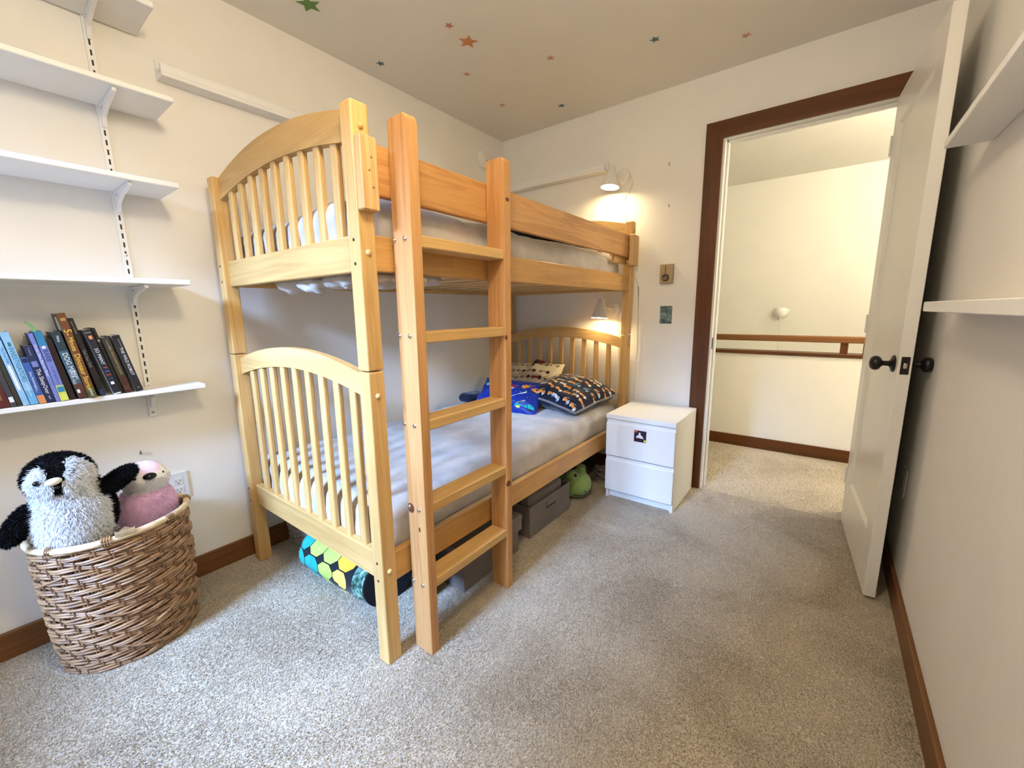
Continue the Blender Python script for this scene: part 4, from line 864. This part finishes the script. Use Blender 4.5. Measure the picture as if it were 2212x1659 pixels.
tag(make('toy_bag', rounded_box((-1.46, 2.31, 0.0), (-1.215, 2.60, 0.19), 0.06, (10, 10, 8), fleece_disp(13, 0.02)), 'black_cloth', None, True), 'black bag under the head of the bed beside the nightstand', 'bag')

# ================================================================== NIGHTSTAND
ns = empty('nightstand', (-0.80, 2.49, 0), 'small white two-drawer nightstand between the bed and the door', 'nightstand')
nx0, nx1, ny0, ny1, nh = -1.004, -0.598, 2.262, 2.705, 0.535
make('side_panel', B((nx0, ny0 + 0.020, 0), (nx0 + 0.018, ny1, nh - 0.028), 0.001), 'furniture_white', ns); make('side_panel', B((nx1 - 0.018, ny0 + 0.020, 0), (nx1, ny1, nh - 0.028), 0.001), 'furniture_white', ns)
make('table_top', B((nx0 - 0.001, ny0, nh - 0.028), (nx1 + 0.001, ny1, nh), 0.002), 'furniture_white', ns); make('plinth', B((nx0 + 0.018, ny0 + 0.040, 0.003), (nx1 - 0.018, ny0 + 0.058, 0.052)), 'furniture_white', ns); make('back_panel', B((nx0 + 0.018, ny1 - 0.008, 0.05), (nx1 - 0.018, ny1, nh - 0.028)), 'furniture_white', ns)
make('inner_divider', B((nx0 + 0.018, ny0 + 0.03, 0.262), (nx1 - 0.018, ny1 - 0.01, 0.278)), 'furniture_white', ns)
def drawer(z0, z1):
    d = make('drawer', B((nx0 + 0.001, ny0 + 0.001, z0), (nx1 - 0.001, ny0 + 0.019, z1 - 0.022), 0.0015), 'furniture_white', ns)
    make('finger_groove', prism(NB(), [(ny0 + 0.012, z1 - 0.026), (ny0 + 0.019, z1 - 0.026), (ny0 + 0.019, z1), (ny0 + 0.010, z1)], nx0 + 0.001, nx1 - 0.001, 'x'), 'furniture_white', d); make('drawer_box', B((nx0 + 0.03, ny0 + 0.021, z0 + 0.02), (nx1 - 0.03, ny1 - 0.03, z1 - 0.04)), 'furniture_white', d)
drawer(0.056, 0.272); drawer(0.279, nh - 0.032)
pst = empty('photo_sticker', (-0.793, ny0 - 0.0002, 0.396), 'small dark square picture stuck on the upper nightstand drawer', 'picture')
make('picture_sheet', B((-0.829, ny0 - 0.0006, 0.394), (-0.758, ny0 + 0.0006, 0.462)), 'collage', pst)
bm = NB()
for pts in ([(-0.818, 0.418), (-0.772, 0.416), (-0.780, 0.430), (-0.790, 0.436), (-0.792, 0.450), (-0.801, 0.450), (-0.802, 0.436), (-0.812, 0.430)],): prism(bm, pts, ny0 - 0.0012, ny0 - 0.0006, 'y')
make('white_figure', bm, 'bk_white', pst); bm = NB(); prism(bm, [(-0.772, 0.396), (-0.759, 0.396), (-0.759, 0.410), (-0.770, 0.412)], ny0 - 0.0011, ny0 - 0.0006, 'y'); make('yellow_mark', bm, 'tx_yellow', pst); bm = NB(); prism(bm, [(-0.828, 0.448), (-0.808, 0.452), (-0.812, 0.461), (-0.828, 0.461)], ny0 - 0.0011, ny0 - 0.0006, 'y'); make('red_mark', bm, 'tx_red', pst)

# ================================================================== WALL LAMPS
def wall_lamp(bx, bz, shade_top, shade_bot, label, energy, cordpts, kind_r=0.048):
    e = empty('wall_lamp', (bx, YF, bz), label, 'lamp')
    make('wall_plate', lathe(NB(), [(0, 0), (kind_r, 0), (kind_r, 0.010), (kind_r * 0.9, 0.018), (0, 0.020)], 28, along(Vector((bx, YF, bz)), (0, -1, 0))), 'lamp_white', e, True)
    make('switch', lathe(NB(), [(0, 0), (0.010, 0), (0.010, 0.006), (0, 0.008)], 16, along(Vector((bx, YF - 0.019, bz - 0.012)), (0, -1, 0))), 'lamp_white', e, True)
    st_, sb = Vector(shade_top), Vector(shade_bot); ax = (sb - st_); Ls = ax.length
    make('arm', tube(NB(), [(bx, YF - 0.015, bz + 0.004), (bx - 0.02, YF - 0.05, bz + 0.012), tuple(st_ + ax * 0.42)], 0.008, 8), 'lamp_white', e, True)
    o_ = lathe(NB(), [(0.0, -0.006), (0.006, -0.005), (0.010, -0.001), (0.017, 0.003), (0.0225, 0.012), (0.026, 0.035), (0.058, Ls), (0.0563, Ls), (0.0245, 0.036), (0.019, 0.014), (0.0, 0.010)], 32, along(st_, ax))
    make('lamp_shade', o_, 'lamp_white', e, True)
    bg = mat('bulb_glow_' + str(len(M)), (1, 0.9, 0.7), 0.5, emit=(1.0, 0.80, 0.46), estr=energy)
    make('bulb', ellipsoid(NB(), sb - ax.normalized() * 0.026, (0.036, 0.036, 0.024), ax.to_track_quat('Z', 'Y').to_matrix(), 3), bg.name, e, True)
    make('cord', tube(NB(), cordpts, 0.0026, 6), 'cord_white', e, True)
wall_lamp(-1.140, 2.000, (-1.178, 2.640, 2.050), (-1.186, 2.628, 1.922), 'lit white cone wall lamp above the upper bunk', 120.0, [(-1.125, 2.722, 1.965), (-1.085, 2.728, 1.99), (-1.072, 2.728, 1.95), (-1.10, 2.728, 1.90), (-1.118, 2.728, 1.88), (-1.112, 2.728, 1.72), (-1.095, 2.728, 1.5), (-1.010, 2.728, 1.30), (-1.000, 2.728, 0.90), (-1.015, 2.728, 0.55), (-1.02, 2.728, 0.3)])
wall_lamp(-1.178, 1.150, (-1.232, 2.640, 1.228), (-1.236, 2.628, 1.096), 'lit white cone wall lamp above the lower bunk headboard', 85.0, [(-1.150, 2.722, 1.12), (-1.145, 2.728, 1.06), (-1.14, 2.728, 0.9), (-1.115, 2.728, 0.65), (-1.10, 2.728, 0.4)])
sd = empty('smoke_detector', (XL, 2.497, 2.250), 'round white wall disc in the corner above the bed', 'detector')
make('disc_body', lathe(NB(), [(0, 0), (0.066, 0), (0.066, 0.012), (0.058, 0.024), (0.02, 0.030), (0, 0.030)], 32, along(Vector((XL, 2.497, 2.250)), (1, 0, 0))), 'lamp_white', sd, True); make('test_button', ellipsoid(NB(), (XL + 0.031, 2.512, 2.245), (0.004, 0.008, 0.008), None, 2), 'cord_grey', sd, True)

# picture ledges
def ledge(a, b, axis, label):
    x0, y0, z0 = a; x1, y1, z1 = b; e = empty('picture_ledge', ((x0 + x1) / 2, (y0 + y1) / 2, z0), label, 'shelf', 'white picture ledges high on the walls'); t = 0.014
    if axis == 'y':
        make('bottom_board', B(a, (x1, y1, z0 + t), 0.0015), 'shelf_white', e); make('back_board', B((x0, y0, z0 + t), (x0 + t, y1, z1 + 0.03), 0.0015), 'shelf_white', e); make('front_lip', B((x1 - t, y0, z0 + t), (x1, y1, z1), 0.0015), 'shelf_white', e)
    else:
        make('bottom_board', B(a, (x1, y1, z0 + t), 0.0015), 'shelf_white', e); make('back_board', B((x0, y1 - t, z0 + t), (x1, y1, z1 + 0.03), 0.0015), 'shelf_white', e); make('front_lip', B((x0, y0, z0 + t), (x1, y0 + t, z1), 0.0015), 'shelf_white', e)
ledge((XL, 0.586, 2.040), (XL + 0.070, 1.42, 2.082), 'y', 'white picture ledge on the left wall above the footboard')
ledge((-2.06, YF - 0.070, 2.046), (-1.245, YF, 2.085), 'x', 'white picture ledge on the far wall beside the upper lamp')

# thermostat, postcard, nails, hooks
th = empty('thermostat', (-0.829, YF, 1.310), 'brass coloured slide thermostat on the wall beside the door', 'thermostat')
make('housing', B((-0.869, YF - 0.028, 1.311), (-0.789, YF, 1.428), 0.003), 'thermostat_gold', th); make('slide_slot', B((-0.836, YF - 0.0288, 1.352), (-0.8315, YF - 0.0278, 1.418)), 'thermostat_dark', th)
make('dial_ring', lathe(NB(), [(0.013, 0), (0.0225, 0), (0.0225, 0.004), (0.019, 0.006), (0.013, 0.004)], 24, along(Vector((-0.832, YF - 0.028, 1.345)), (0, -1, 0))), 'thermostat_dark', th, True); make('dial_face', lathe(NB(), [(0, 0), (0.0135, 0), (0.0135, 0.003), (0, 0.004)], 24, along(Vector((-0.832, YF - 0.028, 1.345)), (0, -1, 0))), 'thermostat_lens', th, True)
make('pointer', B((-0.838, YF - 0.0335, 1.3435), (-0.822, YF - 0.0315, 1.3475), 0, 1), 'thermostat_dark', th)
tag(make('postcard', B((-0.864, YF - 0.0012, 1.058), (-0.788, YF, 1.170)), 'postcard'), 'small dark teal postcard on the wall below the thermostat', 'postcard')
def nail(c, d, label, cat='nail'):
    c = Vector(c); d = Vector(d); tag(make('wall_hook', tube(NB(), [c, c + d * 0.012, c + d * 0.014 + Vector((0, 0, 0.006)), c + d * 0.010 + Vector((0, 0, 0.012))], 0.0022, 6), 'nail', None, True), label, cat)
nail((-0.849, YF, 2.012), (0, -1, 0), 'tiny dark hook high on the wall above the thermostat', 'hook'); nail((-0.839, YF, 1.772), (0, -1, 0), 'tiny dark hook midway between ceiling and thermostat', 'hook'); nail((XL, 0.351, 0.614), (1, 0, 0), 'tiny dark nail on the left wall above the plush toys', 'nail')
hk = empty('picture_hanger', (XL, 1.507, 1.050), 'small metal picture hanger on the wall behind the bunk bed', 'hook')
make('hanger_plate', prism(NB(), [(1.494, 1.082), (1.520, 1.082), (1.514, 1.062), (1.507, 1.055), (1.500, 1.062)], XL, XL + 0.0015, 'x'), 'brass_screw', hk); make('hanger_hook', tube(NB(), [(XL + 0.002, 1.507, 1.066), (XL + 0.006, 1.507, 1.056), (XL + 0.012, 1.507, 1.055), (XL + 0.013, 1.507, 1.064)], 0.0025, 6), 'chrome', hk, True)

# right wall shelves
tag(make('wall_shelf', B((0.226, -0.60, 1.600), (XR, 1.797, 1.622), 0.002), 'shelf_white'), 'upper white shelf on the right wall beside the door', 'shelf')
tag(make('wall_shelf', B((0.236, -0.60, 1.135), (XR, 1.800, 1.164), 0.002), 'shelf_white'), 'lower white shelf at eye level on the right wall', 'shelf')

# ceiling stars
F('star_green', (0.11, 0.24, 0.045)); F('star_orange', (0.62, 0.26, 0.11)); F('star_blue', (0.06, 0.14, 0.17)); F('star_red', (0.50, 0.20, 0.15)); F('star_pink', (0.56, 0.29, 0.19))
for (x, y, r_, rot, mt, lab) in [(-1.875, 1.085, 0.052, 0.4, 'star_green', 'large green star sticker at the top edge of the ceiling view'), (-1.505, 1.545, 0.023, 0.9, 'star_red', 'small red star sticker just above the large orange star'), (-1.516, 1.683, 0.050, 0.55, 'star_orange', 'large orange star sticker on the ceiling'), (-1.998, 1.528, 0.024, 0.2, 'star_blue', 'small blue star sticker nearest the left wall ceiling edge'), (-1.271, 2.044, 0.025, 0.3, 'star_pink', 'small orange star sticker on the ceiling right of the large orange one'), (-1.713, 1.882, 0.022, 0.1, 'star_pink', 'small orange star sticker directly below the large orange star'), (-1.775, 2.277, 0.022, 0.6, 'star_pink', 'small faint star sticker nearest the ceiling corner'), (-1.483, 2.520, 0.026, 0.3, 'star_blue', 'small blue star sticker near the far wall ceiling edge'), (-0.794, 2.234, 0.026, 0.9, 'star_blue', 'small blue star sticker on the right half of the ceiling'), (-0.437, 2.478, 0.024, 0.4, 'star_pink', 'small pink star sticker furthest right on the ceiling')]:
    pts = []
    for k in range(10):
        rr = r_ if k % 2 == 0 else r_ * 0.45; a = rot + k * PI / 5; pts.append((x + rr * math.cos(a), y + rr * math.sin(a)))
    tag(make('star_sticker', prism(NB(), pts, ZC - 0.0012, ZC, 'z'), mt), lab, 'sticker', 'star stickers on the ceiling')
